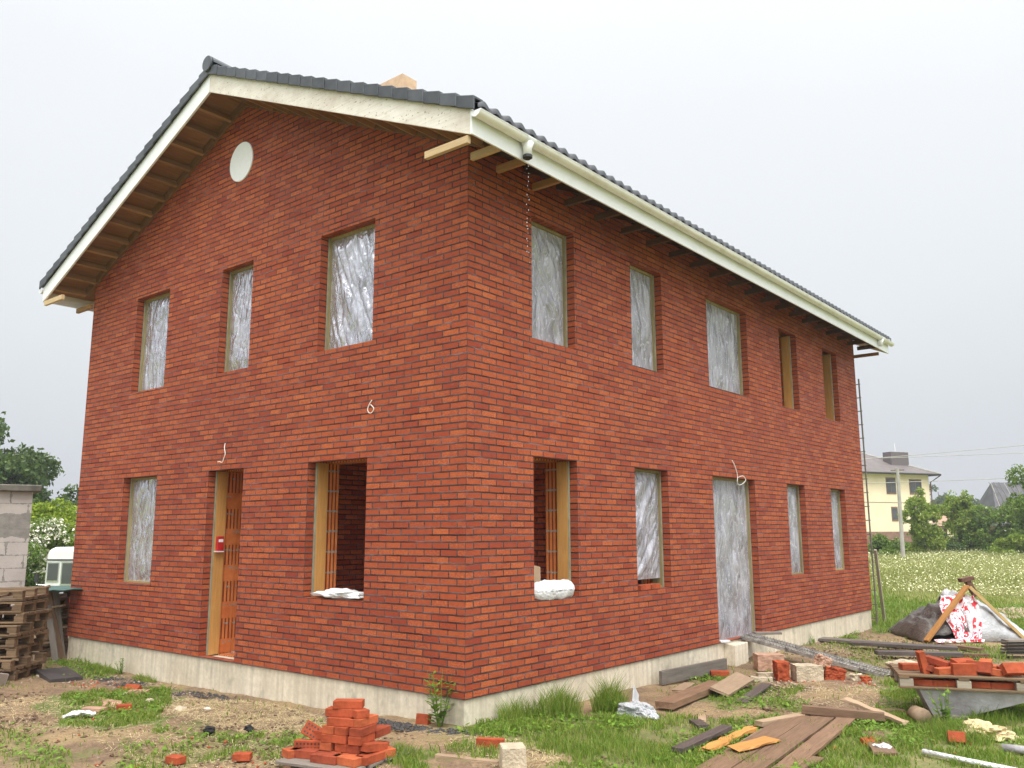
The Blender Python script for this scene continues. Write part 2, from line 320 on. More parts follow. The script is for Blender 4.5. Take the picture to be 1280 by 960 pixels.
M=dict(brick=brick_mat(),clay=clay_mat('clay_block'),clay2=clay_mat('clay_block_bonded',True),
 conc=concrete_mat('plinth_concrete',(.60,.52,.39),(.80,.72,.57)),slab=concrete_mat('slab_concrete',(.40,.37,.32),(.55,.52,.46),False),
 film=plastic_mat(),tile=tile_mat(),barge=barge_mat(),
 white=paint_mat('white_paint',(.85,.86,.89),.4,(.45,.42,.36),.15),gut=paint_mat('gutter_pvc',(.82,.81,.78),.3,(.45,.37,.26),.5),
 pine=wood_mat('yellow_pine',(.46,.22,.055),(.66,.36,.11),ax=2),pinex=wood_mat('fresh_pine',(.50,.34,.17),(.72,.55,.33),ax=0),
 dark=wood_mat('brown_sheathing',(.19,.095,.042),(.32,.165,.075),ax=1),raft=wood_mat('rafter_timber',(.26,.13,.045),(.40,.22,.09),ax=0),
 pineo=wood_mat('weathered_pine',(.24,.18,.07),(.42,.34,.16),ax=2),shade_timber=wood_mat('shade_toned_timber',(.06,.030,.015),(.12,.06,.028),ax=0),dark2=wood_mat('joist_timber',(.26,.14,.06),(.42,.24,.11),ax=1),brownb=brick_mat('brightened_room_brick',(2.4,2.3,2.4)),inner=simple('dim_brown_block',(.40,.16,.09),.9,.3,6),greyw=wood_mat('weathered_grey_wood',(.13,.11,.09),(.27,.235,.20),.8),brw=wood_mat('wet_brown_wood',(.12,.066,.038),(.29,.175,.10),.65),
 dkw=wood_mat('dark_wet_wood',(.055,.042,.038),(.13,.10,.088),.55),tan=wood_mat('tan_wood',(.30,.20,.12),(.47,.34,.22),.75),
 org=wood_mat('orange_wood',(.42,.18,.04),(.60,.30,.08),.7),yel=wood_mat('yellow_timber',(.55,.36,.12),(.75,.56,.26),.65),
 palw=wood_mat('pallet_wood',(.085,.052,.03),(.29,.185,.095),.8),palg=wood_mat('pallet_board_pale',(.30,.25,.18),(.50,.44,.35),.8),
 strip=simple('weathered_edge',(.26,.25,.17),.9),black=simple('black_rubber',(.02,.02,.022),.5),
 cable=simple('white_cable',(.8,.78,.72),.5,.05),lump=simple('charcoal',(.018,.017,.018),.8,.4,20,.9,.02),
 loose=simple('loose_red_brick',(.34,.072,.030),.85,.32,9,.7,.006,Specular_IOR_Level=.15),dustb=simple('dusty_brick',(.42,.25,.17),.85,.3,9,.6,.006),
 stone=simple('pale_stone',(.50,.42,.30),.9,.2,7,.8,.02),whitep=simple('white_sack',(.74,.74,.75),.5,.12,6,.7,.03),
 greyp=simple('grey_tarpaulin',(.40,.41,.42),.35,.3,3,.7,.03),brtarp=simple('brown_tarpaulin',(.085,.072,.062),.4,.4,4,.7,.03),
 steel=simple('galvanised_steel',(.34,.32,.29),.55,.45,9,.4,.006,c2=(.12,.11,.10),Metallic=.2),tub=simple('mortar_caked_tub',(.37,.36,.38),.7,.35,4,.8,.012,c2=(.24,.22,.22)),
 rust=simple('rusty_iron',(.13,.06,.035),.8,.4,18,.7,.01),red=simple('red_plastic',(.5,.02,.02),.4),
 cream=simple('cream_render',(.84,.70,.49),.85,.06,.8,.2,.01),brbase=simple('brown_stone_cladding',(.25,.14,.10),.8,.3,3),
 rooff=simple('distant_roof_tile',(.14,.12,.115),.6,.2,1.5),glass=simple('window_glass',(.07,.075,.08),.1,.3,.6,0),
 fibre=simple('corrugated_fibre_roof',(.09,.09,.10),.8,.35,1.5),bark=simple('bark',(.10,.08,.06),.9,.3,6),
 pole=simple('concrete_pole',(.40,.38,.34),.85,.15,3),straw=simple('straw',(.62,.50,.28),.9,.25,30,.8,.01),
 gravel=simple('dark_gravel',(.075,.07,.068),.9,.6,30,.9,.01),dust=simple('pale_rubble',(.33,.25,.175),.9,.4,30),
 plast=simple('dark_slab_board',(.055,.05,.05),.45,.3,5),grn=simple('green_tarp',(.04,.10,.085),.5,.2,4),
 camper=simple('camper_white',(.76,.76,.76),.3,.05,2,.0),campred=simple('camper_red',(.38,.03,.03),.35,.1,2,.0),chrome=simple('chrome',(.6,.6,.62),.2,.1,3,0,Metallic=.8),
 flower=simple('white_umbels',(.70,.69,.46),.8,.12,.4,0,c2=(.60,.60,.32)),blossom=simple('white_blossom',(.80,.76,.66),.8,.1,2,0),
 grass=leaf_mat('grass_blades',(.11,.21,.022),(.24,.36,.045),(.46,.46,.14),.45,.9),
 mead=leaf_mat('meadow_stalks',(.26,.32,.06),(.45,.47,.16),(.66,.62,.32),.4,.5),
 weed=leaf_mat('weed_leaves',(.09,.19,.02),(.20,.33,.04),None,.35,3),
 lfdk=leaf_mat('dark_foliage',(.03,.065,.018),(.07,.125,.03),(.12,.18,.05),.3,.45),
 lfmd=leaf_mat('mid_foliage',(.075,.15,.02),(.16,.26,.035),(.28,.36,.08),.35,.8),
 lflt=leaf_mat('light_foliage',(.15,.24,.025),(.28,.39,.05),(.46,.48,.13),.4,1.),
 lfli=leaf_mat('lime_foliage',(.15,.24,.015),(.32,.42,.03),(.45,.52,.05),.4,1.2),
)
def cloth_mat():
    t=NT('red_white_fabric'); v=t.obj(); n=t.noise(v,4.5,3,.6,1.8)
    col=t.ramp(n,[(.40,(.60,.015,.03)),(.46,(.78,.74,.76)),(.56,(.80,.70,.74)),(.60,(.45,.05,.14)),(.66,(.78,.74,.76))],'CONSTANT')
    t.pbr(col,.6,t.bump(t.noise(v,9,4),.5,.03)); return t.m
M['cloth']=cloth_mat()

# ------------------------------------------------------------------ terrain
GC=np.array([(0,0,-.245),(-8.9,0,-.355),(-5.5,-.2,-.42),(-3,0,-.36),(0,13,-.40),(0,7,-.33),(2.5,5,-.34),(3,-2,-.30),(-2,-3,-.33),(-8,-3,-.36),(2,10,-.40),(-9,6,-.36)])
def gzn(x,y):
    x=np.asarray(x,float);y=np.asarray(y,float); s=np.full(x.shape,-.36*(1/60.)**1.2); w=np.full(x.shape,(1/60.)**1.2)
    for a,b,c in GC:
        d=((x-a)**2+(y-b)**2+.6)**1.2; s=s+c/d; w=w+1/d
    z=s/w
    k=np.clip((-x-15)/12,0,1)*np.clip((40+x*.6+ (30-y))/20,0,1)   # the ground falls away west of the house
    return z-.85*k*k*(3-2*k)
def gz(x,y): return float(gzn(x,y))
PATCH=[
([(-3.70,-2.18),(-2.88,-1.56),(-5.13,-0.31),(-6.06,-1.14)],1,0.05),
([(-7.00,-1.06),(-6.23,-0.24),(-7.78,0.54),(-8.78,-0.32)],0.8,0.06),
([(-2.18,-3.59),(-1.71,-3.22),(-3.88,-2.31),(-4.51,-2.78)],0.3,0.05),
([(-1.92,-3.38),(-1.58,-3.11),(-2.46,-2.73),(-2.85,-3.03)],0.6,0.07),
([(-1.24,-2.85),(-0.78,-2.51),(-1.81,-1.91),(-2.33,-2.30)],0.55,0.06),
([(-2.48,-1.90),(-2.21,-1.70),(-2.77,-1.37),(-3.06,-1.59)],0.6,0.05),
([(-1.31,-2.20),(-0.38,-1.60),(-1.24,-0.94),(-2.30,-1.62)],0.7,0.06),
([(-0.31,-2.33),(-0.04,-2.14),(-0.67,-1.69),(-0.99,-1.88)],0.4,0.05),
([(0.61,-1.55),(0.94,-1.30),(0.37,-0.71),(-0.01,-0.97)],0.9,0.09),
([(0.79,-0.92),(1.02,-0.73),(0.66,-0.30),(0.41,-0.51)],0.7,0.07),
([(-0.98,-1.19),(-0.55,-0.96),(-1.32,-0.32),(-1.82,-0.55)],0.2,0.04),
([(0.19,0.02),(1.33,1.12),(0.93,1.79),(-0.32,0.59)],.8,0.06),
([(0.64,-0.50),(2.03,0.78),(1.54,1.71),(0.02,0.21)],0.75,0.07),
([(1.69,-0.83),(3.20,0.45),(2.74,1.64),(1.05,0.04)],0.9,0.07),
([(1.42,0.40),(2.51,1.43),(1.98,2.69),(0.73,1.46)],0.7,0.06),
([(0.77,-0.21),(1.21,0.19),(0.94,0.58),(0.49,0.15)],0.5,0.05),
([(0.28,-0.43),(0.68,-0.09),(0.26,0.42),(-0.17,0.06)],0.3,0.05),
([(0.53,3.62),(1.15,4.15),(0.65,5.28),(-0.05,4.72)],0.7,0.05),
([(1.42,2.59),(2.23,3.33),(1.70,4.75),(0.75,3.96)],0.7,0.05),
([(2.31,1.92),(2.60,2.20),(2.31,2.99),(1.98,2.69)],0.5,0.05),
([(3.15,0.41),(4.61,1.67),(4.27,3.96),(2.38,2.35)],0.85,0.07),
([(2.81,2.53),(4.30,3.79),(4.19,4.55),(2.57,3.22)],0.8,0.07),
([(3.69,3.89),(4.59,4.37),(4.16,7.37),(3.11,6.71)],1,0.1),
([(3.03,3.08),(3.45,3.43),(2.77,6.24),(2.23,5.80)],0.75,0.07),
([(2.11,5.87),(2.49,6.18),(2.24,7.09),(1.85,6.73)],0.6,0.05),
([(0.20,13.08),(1.35,13.93),(-0.81,22.50),(-3.44,21.28)],1,0.1),
([(0.27,11.93),(0.77,12.33),(0.01,15.16),(-0.58,14.73)],0.6,0.06),
([(2.39,12.20),(3.50,12.72),(3.04,16.96),(1.80,15.37)],0.9,0.09),
([(0.05,7.91),(0.90,9.20),(-0.02,12.08),(0.1,10.77)],0.5,0.05),
([(1.19,6.96),(1.82,7.58),(1.12,10.04),(0.39,9.27)],0.5,0.05),
([(2.51,8.03),(3.24,8.72),(2.80,11.35),(1.89,10.69)],0.6,0.08),
([(2.53,6.21),(3.15,6.74),(2.83,8.34),(2.15,7.66)],0.4,0.05),
([(1.34,13.12),(2.89,14.23),(2.35,17.99),(0.52,16.68)],0.8,0.1),
([(-1.0,16),(5.5,17),(4.5,23.5),(-5,22.5)],1,.14),
([(4.6,1.0),(7,2),(6,16),(3.2,16)],.9,.09),
([(-22,-4),(-13,-6),(-13,14),(-22,14)],.8,.12),
]
def inquad(q,x,y):
    r=np.ones(x.shape,bool)
    for i in range(4):
        ax,ay=q[i];bx,by=q[(i+1)%4]
        r&=((bx-ax)*(y-ay)-(by-ay)*(x-ax))>=0
    return r
def orient(q):
    a=sum(q[i][0]*q[(i+1)%4][1]-q[(i+1)%4][0]*q[i][1] for i in range(4)); return q if a>0 else q[::-1]
PATCH=[(orient(q),d,h) for q,d,h in PATCH]
def vnoise(x,y,s,seed=0):
    # smooth value noise
    xs=x*s+seed*17.3; ys=y*s+seed*9.1; xi=np.floor(xs).astype(int); yi=np.floor(ys).astype(int); fx=xs-xi; fy=ys-yi
    def h(a,b):
        v=np.sin(a*127.1+b*311.7+seed*74.7)*43758.5453; return v-np.floor(v)
    fx=fx*fx*(3-2*fx); fy=fy*fy*(3-2*fy)
    return (h(xi,yi)*(1-fx)+h(xi+1,yi)*fx)*(1-fy)+(h(xi,yi+1)*(1-fx)+h(xi+1,yi+1)*fx)*fy
def jitxy(x,y):
    jx=(vnoise(x,y,4,1)-.5)*.40+(vnoise(x,y,1.3,3)-.5)*.5; jy=(vnoise(x,y,4,2)-.5)*.40+(vnoise(x,y,1.3,4)-.5)*.5
    return x+jx,y+jy
def green(x,y):
    a,b=jitxy(x,y); g=np.zeros(x.shape)
    for q,d,h in PATCH: g=np.maximum(g,inquad(q,a,b)*d)
    return g
def gnoise(x,y):
    return (vnoise(x,y,1.1,5)-.5)*.05+(vnoise(x,y,3.7,6)-.5)*.03+(vnoise(x,y,11,7)-.5)*.014
def make_ground():
    xs=np.concatenate([[-900,-400,-200,-120,-80,-60,-45,-36,-30,-26,-22,-19,-17,-15],np.arange(-13.5,-9,.35),np.arange(-9,5.01,.07),[5.4,6,7,8.5,10,13,17,22,30,45,80,160,400,900]])
    ys=np.concatenate([[-400,-150,-60,-30,-18,-12,-9,-7.5,-6.5,-5.5,-4.8],np.arange(-4.2,16,.07),np.arange(16,30,.35),[31,33,36,40,45,52,60,70,85,110,150,220,400,1200]])
    X,Y=np.meshgrid(xs,ys,indexing='ij'); x=X.ravel();y=Y.ravel()
    near=((x>-14)&(x<6)&(y>-5)&(y<30))
    z=gzn(x,y)+np.where(near,gnoise(x,y),0)
    inside=(x>-8.6)&(x<-.2)&(y>.2)&(y<12.7); z=np.where(inside,z-.3,z)
    nx,ny=len(xs),len(ys); i,j=np.meshgrid(np.arange(nx-1),np.arange(ny-1),indexing='ij'); i=i.ravel();j=j.ravel()
    F=np.stack([i*ny+j,(i+1)*ny+j,(i+1)*ny+j+1,i*ny+j+1],1)
    o=npmesh('ground',np.stack([x,y,z],1),F,ground_mat(),smooth=True)
    g=green(x,y); far=((y>22)|(x<-14)|(x>7)|(y<-8)).astype(float)
    for n,a in (('green',g),('meadow',far)):
        at=o.data.attributes.new(n,'FLOAT','POINT'); at.data.foreach_set('value',a.astype(np.float32))
    tag(o,kind='structure'); return o
make_ground()

def blades(px,py,pz,h,w,lean,mat,name,loc=(0,0,0)):
    n=len(px); a=rng.uniform(0,2*np.pi,n); b=rng.uniform(0,2*np.pi,n)
    wx=np.cos(a)*w/2; wy=np.sin(a)*w/2; lx=np.cos(b)*lean*h; ly=np.sin(b)*lean*h
    V=np.zeros((n,5,3))
    V[:,0]=np.stack([px-wx,py-wy,pz-.01],1); V[:,1]=np.stack([px+wx,py+wy,pz-.01],1)
    V[:,2]=np.stack([px+wx*.7+lx*.35,py+wy*.7+ly*.35,pz+h*.6],1); V[:,3]=np.stack([px-wx*.7+lx*.35,py-wy*.7+ly*.35,pz+h*.6],1)
    V[:,4]=np.stack([px+lx,py+ly,pz+h],1)
    base=(np.arange(n)*5)[:,None]
    # quad + tri stored as tris
    F=np.concatenate([base+np.array([[0,1,2]]),base+np.array([[0,2,3]]),base+np.array([[3,2,4]])],0)
    return npmesh(name,V.reshape(-1,3),F,mat,loc)
def sample_quad(q,n):
    q=np.array(q); u=rng.random(n)[:,None]; v=rng.random(n)[:,None]
    return q[0]*(1-u)*(1-v)+q[1]*u*(1-v)+q[2]*u*v+q[3]*(1-u)*v
def make_grass():
    P=[];H=[]
    for q,d,h in PATCH:
        ar=abs(sum(q[i][0]*q[(i+1)%4][1]-q[(i+1)%4][0]*q[i][1] for i in range(4)))/2
        dist=np.hypot(np.mean([p[0] for p in q])-6,np.mean([p[1] for p in q])+6.6)
        dens=2300*d if dist<13 else (650*d if dist<22 else 250*d)
        if q[0][0]<-13 or max(p[0] for p in q)>5: dens*=.35
        n=int(ar*1.35*dens)
        s=np.array(q).mean(0); qq=(np.array(q)-s)*1.16+s
        p=sample_quad(qq,n); a,b=jitxy(p[:,0],p[:,1]); ok=inquad(q,a,b)
        cl=vnoise(p[:,0],p[:,1],5,9); c2=vnoise(p[:,0],p[:,1],2.1,19); ok&=rng.random(n)<np.clip((c2*.6+cl*.7-.36)*2.6,0.03,1)*(.35+.65*d)
        inside=(p[:,0]<.0)&(p[:,0]>-8.79)&(p[:,1]>-.0)&(p[:,1]<12.9); ok&=~inside
        P.append(p[ok]); H.append(h*.85*(.35+1.1*cl[ok])*rng.uniform(.5,1.35,ok.sum())*(1 if dist<13 else 1.3))
    # sparse stray blades over the bare soil
    n=16000; p=np.stack([rng.uniform(-9,4.6,n),rng.uniform(-4,14,n)],1); cl=vnoise(p[:,0],p[:,1],2.5,12); ok=(cl>.56)&~((p[:,0]<0)&(p[:,1]>0)&(p[:,0]>-8.8)&(p[:,1]<12.95))
    P.append(p[ok]);H.append(rng.uniform(.02,.07,ok.sum()))
    P=np.concatenate(P);H=np.concatenate(H)
    z=gzn(P[:,0],P[:,1])+gnoise(P[:,0],P[:,1])
    far=np.hypot(P[:,0]-6,P[:,1]+6.6)
    o=blades(P[:,0],P[:,1],z,H,.006+.0006*far,.55,M['grass'],'grass'); tag(o,'short green grass growing in ragged patches on bare soil','grass',kind='stuff')
    # tall tufts by the wall
    P=[];H=[]
    for cx,cy,rx,ry,n,h in ((.30,1.15,.20,.34,900,.30),(.14,.66,.13,.3,420,.22),(.62,1.66,.17,.22,900,.36),(.45,.3,.25,.3,300,.11),(1.15,.55,.4,.35,600,.10),(1.9,.3,.5,.4,1200,.10),(1.3,-.05,.3,.25,600,.09),(.32,-1.15,.22,.16,500,.13),(.6,-.7,.15,.12,300,.11),(3.75,2.9,.4,.4,900,.16),(3.9,4.0,.3,.4,900,.16),(-7.2,-.2,.5,.16,700,.10),(-6.0,-.12,.3,.1,300,.10),(3.0,3.3,.2,.2,300,.14),(2.9,5.1,.25,.3,500,.15),(2.2,12.3,.25,.3,400,.2),(-.2,13.6,.2,.3,300,.2)):
        r=np.sqrt(rng.random(n)); t=rng.uniform(0,2*np.pi,n); x=cx+rx*r*np.cos(t); y=cy+ry*r*np.sin(t)
        ok=~((x<.02)&(y>-.02)&(x>-8.8)&(y<12.9)); P.append(np.stack([x,y],1)[ok]); H.append((h*(1.15-.6*r)*rng.uniform(.5,1.3,n))[ok])
    P=np.concatenate(P);H=np.concatenate(H)
    o=blades(P[:,0],P[:,1],gzn(P[:,0],P[:,1]),H*1.05,.006,.5,M['grass'],'tall_grass'); tag(o,'tall unmown grass tufts against the plinth and around debris','grass',kind='stuff')
make_grass()
def make_meadow():
    q=[(-1.2,21),(6,22.5),(-.5,68),(-18,57)]; q=orient(q)
    n=120000; u=rng.random(n*1)**1.4; qa=np.array([(-1.2,21),(6,22.5),(-.5,68),(-18,57)]); v=rng.random(n)
    a=qa[0]+(qa[1]-qa[0])*v[:,None]; b=qa[3]+(qa[2]-qa[3])*v[:,None]; p=a+(b-a)*u[:,None]
    p[:,0]+=rng.normal(0,.3,n); p[:,1]+=rng.normal(0,.5,n)
    cl=vnoise(p[:,0],p[:,1],.7,21)
    k=np.clip((p[:,1]-21)/6,.25,1)
    H=(.55+.3*cl)*k*rng.uniform(.6,1.15,n)
    z=gzn(p[:,0],p[:,1])
    o=blades(p[:,0],p[:,1],z,H,.02+.0009*(p[:,1]),.3,M['mead'],'meadow_grass'); tag(o,'tall pale green meadow grass behind the site','grass',kind='stuff')
    m=112000; idx=rng.choice(n,m,replace=False); idx=idx[(cl[idx]>.15)&(p[idx,1]>22.5)]
    c=np.stack([p[idx,0]+rng.normal(0,.1,len(idx)),p[idx,1],z[idx]+H[idx]*rng.uniform(.85,1.1,len(idx))],1); r=rng.uniform(.009,.022,len(idx))*(1+.010*p[idx,1])
    K=5; V=np.zeros((len(idx),K,3)); tx=rng.normal(0,.45,len(idx)); ty=rng.normal(-.3,.45,len(idx))
    for k_ in range(K):
        t=2*np.pi*k_/K; dx=np.cos(t)*r; dy=np.sin(t)*r; V[:,k_]=c+np.stack([dx,dy,dx*tx+dy*ty],1)
    o=npmesh('wildflowers',V.reshape(-1,3),np.arange(len(idx)*K).reshape(-1,K),M['flower']); tag(o,'white umbel wildflowers covering the meadow','flowers',kind='stuff')
make_meadow()

# ------------------------------------------------------------------ debris stuff (uncountable)
def scatter(name,regions,mat,label,cat,flat=.5):
    V=[];F=[]
    b=0
    for (cx,cy,rx,ry,n,s0,s1) in regions:
        for i in range(n):
            r=math.sqrt(random.random());t=random.uniform(0,6.28); x=cx+rx*r*math.cos(t); y=cy+ry*r*math.sin(t); s=random.uniform(s0,s1)
            if -8.8<x<.0 and 0<y<12.9: continue
            z=gz(x,y)+s*.2
            a=random.uniform(0,6.28); ca,sa=math.cos(a),math.sin(a)
            for dx,dy,dz in ((1,.2,0),(-.1,.8,0),(-.9,-.1,0),(.1,-.75,0),(.1,.1,flat),(0,0,-flat)):
                j=random.uniform(.7,1.3); V.append((x+(dx*ca-dy*sa)*s*j,y+(dx*sa+dy*ca)*s*j,z+dz*s*j))
            F+=[(b,b+1,b+4),(b+1,b+2,b+4),(b+2,b+3,b+4),(b+3,b,b+4),(b+1,b,b+5),(b+2,b+1,b+5),(b+3,b+2,b+5),(b,b+3,b+5)]; b+=6
    o=npmesh(name,np.array(V),np.array(F),mat); tag(o,label,cat,kind='stuff')
scatter('gravel',[(-5.6,-.42,1.2,.22,900,.008,.03),(-4.2,-.3,.7,.14,260,.008,.025),(-.7,-.35,.7,.14,500,.008,.03),(-1.3,-.25,.5,.12,220,.008,.03),(.15,-.25,.3,.15,160,.008,.03),(-7.4,-.35,.5,.15,150,.01,.03)],M['gravel'],'dark gravel and tar crumbs lying along the foot of the gable plinth','gravel')
scatter('rubble',[(-5.6,-.6,1.6,.5,260,.01,.035),(-3,-1.2,3.2,1.4,480,.006,.022),(1.6,5.2,.9,.7,260,.01,.04),(2.1,3.6,1.2,1.6,380,.006,.025),(.3,9,.5,2.5,160,.01,.04),(1.3,9.3,1.,1.2,200,.01,.035),(-7,-1.5,.6,.4,160,.008,.03),(-1,-3,2,.8,160,.006,.02),(1.7,18,.6,1.6,500,.04,.12)],M['dust'],'small pale stones and mortar crumbs scattered on the soil','rubble')
scatter('brick_chips',[(-5.9,-.75,.9,.25,70,.012,.04),(-3.9,-1.7,.6,.4,30,.01,.04),(1.7,5.3,.6,.4,70,.012,.045),(3.3,3.0,.8,1.5,70,.01,.03),(.1,-1.9,.8,.4,30,.01,.03),(2.2,1.2,1.2,.9,26,.01,.03),(2.3,9.3,.6,.5,60,.02,.05),(-2,-2.2,1.6,.8,26,.01,.03)],M['loose'],'broken red brick chips scattered over the site','brick chips')
scatter('soil_clods',[(-4,-1.6,3.5,1.5,900,.008,.03),(0,-1.4,1.5,1,350,.008,.028),(1.9,4.2,1.2,1.4,500,.008,.03),(.9,9.5,1.2,2,300,.01,.035),(1.2,-.3,.9,.6,250,.008,.025),(-6,-2.5,2,1.2,400,.01,.035)],simple('soil_clod',(.16,.10,.06),.95,.35,20,.9,.01),'crumbled clods of brown soil on the bare ground','soil')
def make_lowweeds():
    P=[]
    for q,d,h in PATCH:
        ar=abs(sum(q[i][0]*q[(i+1)%4][1]-q[(i+1)%4][0]*q[i][1] for i in range(4)))/2
        if q[0][0]<-13: continue
        p=sample_quad(q,int(ar*650*d)); P.append(p)
    P=np.concatenate(P); cl=vnoise(P[:,0],P[:,1],1.7,31); P=P[(cl>.5)&~((P[:,0]<0)&(P[:,0]>-8.8)&(P[:,1]>0)&(P[:,1]<12.9))]; n=len(P)
    z=gzn(P[:,0],P[:,1])+gnoise(P[:,0],P[:,1])+rng.uniform(.005,.06,n); c=np.stack([P[:,0],P[:,1],z],1); a=rng.uniform(0,6.28,n); L=rng.uniform(.012,.034,n)[:,None]
    d=np.stack([np.cos(a),np.sin(a),rng.uniform(-.2,.6,n)],1)*L; w=np.stack([-np.sin(a),np.cos(a),rng.uniform(-.2,.2,n)],1)*L*.55
    V=np.stack([c-d,c+w,c+d,c-w],1).reshape(-1,3); o=npmesh('low_weeds',V,np.arange(4*n).reshape(-1,4),M['weed']); tag(o,'low broad leaved weeds and clover mixed into the grass','weeds',kind='stuff')
make_lowweeds()
def make_straw():
    n=9000; regs=[(-2.6,-.75,1.5,.55,4500),(-1.5,-1.6,2,1,2200),(.9,-.5,.6,.4,700),(2.0,4.3,.8,.9,900),(-4.6,-2.0,1.4,.7,1500),(1.,10.6,.6,.7,500)]
    P=[]
    for cx,cy,rx,ry,k in regs:
        r=np.sqrt(rng.random(k));t=rng.uniform(0,2*np.pi,k); P.append(np.stack([cx+rx*r*np.cos(t),cy+ry*r*np.sin(t)],1))
    P=np.concatenate(P); P=P[~((P[:,0]<0)&(P[:,1]>0))]; k=len(P); a=rng.uniform(0,2*np.pi,k); L=rng.uniform(.015,.06,k); z=gzn(P[:,0],P[:,1])+gnoise(P[:,0],P[:,1])+rng.uniform(.002,.018,k)
    d=np.stack([np.cos(a)*L,np.sin(a)*L,rng.normal(0,.15,k)*L],1); w=np.stack([-np.sin(a)*.0018,np.cos(a)*.0018,np.zeros(k)],1); c=np.stack([P[:,0],P[:,1],z],1)
    V=np.stack([c-d-w,c+d-w,c+d+w,c-d+w],1).reshape(-1,3)
    o=npmesh('straw',V,np.arange(4*k).reshape(-1,4),M['straw']); tag(o,'loose straw and dry stalks strewn over the bare soil','straw',kind='stuff')
make_straw()

# ------------------------------------------------------------------ the brick house
WX,LY=8.79,12.92; HT=2.5; UT=5.40
G_OP=[('u',7.244,6.244,3.85),('u',4.789,4.028,3.87),('u',2.541,1.515,3.88),('l',7.265,6.253,.90),('l',4.859,4.016,.012),('l',2.635,1.549,.88)]
L_OP=[('u',1.128,2.004,3.89),('u',3.365,4.225,3.90),('u',5.663,7.168,3.91),('u',8.60,9.447,3.92),('u',10.862,11.716,3.92),
      ('l',1.137,2.006,.89),('l',3.346,4.242,.88),('l',5.637,7.192,.012),('l',8.587,9.446,.87),('l',10.832,11.694,.87)]
XC=-4.395; D0=4.975; SL=.44
def zb(d): return 5.60+SL*(D0-d)
house=empty('brick_house',(0,0,0),'two storey red brick house under construction with dark tiled gable roof','house')
def wallmesh(mb,ops,smax,ztop,pt,t0,t1,smin=0):
    # ops: (s0,s1,z0,z1); pt(s,t,z)->point
    S=sorted({smin,smax,*[o[0] for o in ops],*[o[1] for o in ops]}); Z=sorted({0.0,ztop,*[o[2] for o in ops],*[o[3] for o in ops]})
    inn=lambda s,z:any(o[0]<s<o[1] and o[2]<z<o[3] for o in ops)
    solid={}
    for i in range(len(S)-1):
        for j in range(len(Z)-1):
            solid[i,j]=not inn((S[i]+S[i+1])/2,(Z[j]+Z[j+1])/2)
    def q(*p): mb.add([pt(*a) for a in p],[(0,1,2,3)])
    for (i,j),ok in solid.items():
        if not ok: continue
        a,b,c,d=S[i],S[i+1],Z[j],Z[j+1]
        q((a,t0,c),(b,t0,c),(b,t0,d),(a,t0,d)); q((a,t1,c),(a,t1,d),(b,t1,d),(b,t1,c))
        if not solid.get((i-1,j),False): q((a,t0,c),(a,t0,d),(a,t1,d),(a,t1,c))
        if not solid.get((i+1,j),False): q((b,t0,c),(b,t1,c),(b,t1,d),(b,t0,d))
        if not solid.get((i,j-1),False): q((a,t0,c),(a,t1,c),(b,t1,c),(b,t0,c))
        if not solid.get((i,j+1),False): q((a,t0,d),(b,t0,d),(b,t1,d),(a,t1,d))
gops=[(min(a,b),max(a,b),z,UT if k=='u' else HT) for k,a,b,z in G_OP]
lops=[(a,b,z,UT if k=='u' else HT) for k,a,b,z in L_OP]
ZE=5.55
def shell(t0,t1,z0=0):
    m=MB()
    wallmesh(m,gops,WX-t0,ZE,lambda s,t,z:(-s,t,z),t0,t1,smin=t0)
    # gable triangle (starts at the wall head)
    x0,x1=-(WX-t0),-t0
    def tri(ya,yb):
        pts=[(x0,ya,ZE),(x1,ya,ZE),(x1,ya,zb(abs(x1-XC))+.12),(XC,ya,zb(0)+.12),(x0,ya,zb(abs(x0-XC))+.12)]
        m.prism(pts,(0,yb-ya,0))
    tri(t0,t1); 
    wallmesh(m,lops,LY-t1,zb(4.395)+.10,lambda s,t,z:(-t,s,z),t0,t1,smin=t1)
    # rear gable and rear long wall: plain
    m.box((-(WX-t0),LY-t1,0),(-t0,LY-t0,ZE)); tri(LY-t1,LY-t0)
    m.box((-(WX-t0),t1,0),(-(WX-t1),LY-t1,zb(4.395)+.10))
    return m
wl=shell(0,.12); wall=wl.build('wall',M['brick'],house,uvoff=.120)
inner=shell(.28,.49).build('inner_wall',M['clay'],house)
# plinth
m=MB(); i=.022
m.box((-WX+i,i,-.9),(-i,LY-i,-.004))
m.box((-i-.01,5.83,-.9),(.16,6.28,-.03))
m.build('plinth',M['conc'],house,bevel=.008)
m=MB()
for z0,z1 in ((2.72,2.94),(5.42,5.52)): m.box((-WX+.5,.5,z0),(-.5,LY-.5,z1))
m.build('floor_slab',M['slab'],house)
m=MB(); m.box((-8.28,.5,.002),(-.5,LY-.5,.02)); m.build('ground_floor',M['slab'],house)
m=MB()
m.box((-4.25,.5,.02),(-4.07,5.0,2.715)); m.box((-8.2,5.0,.02),(-.55,5.18,2.715)); m.box((-8.2,5.0,2.95),(-.55,5.18,5.41)); m.box((-4.6,5.2,.02),(-4.42,12.3,2.715)); m.box((-4.6,5.2,2.95),(-4.42,12.3,5.41))
m.box((-2.6,2.75,.02),(-.55,2.93,2.715)); m.build('partition_wall',M['brownb'],house)  # same brick with its colour brightened to make up for weak indoor light

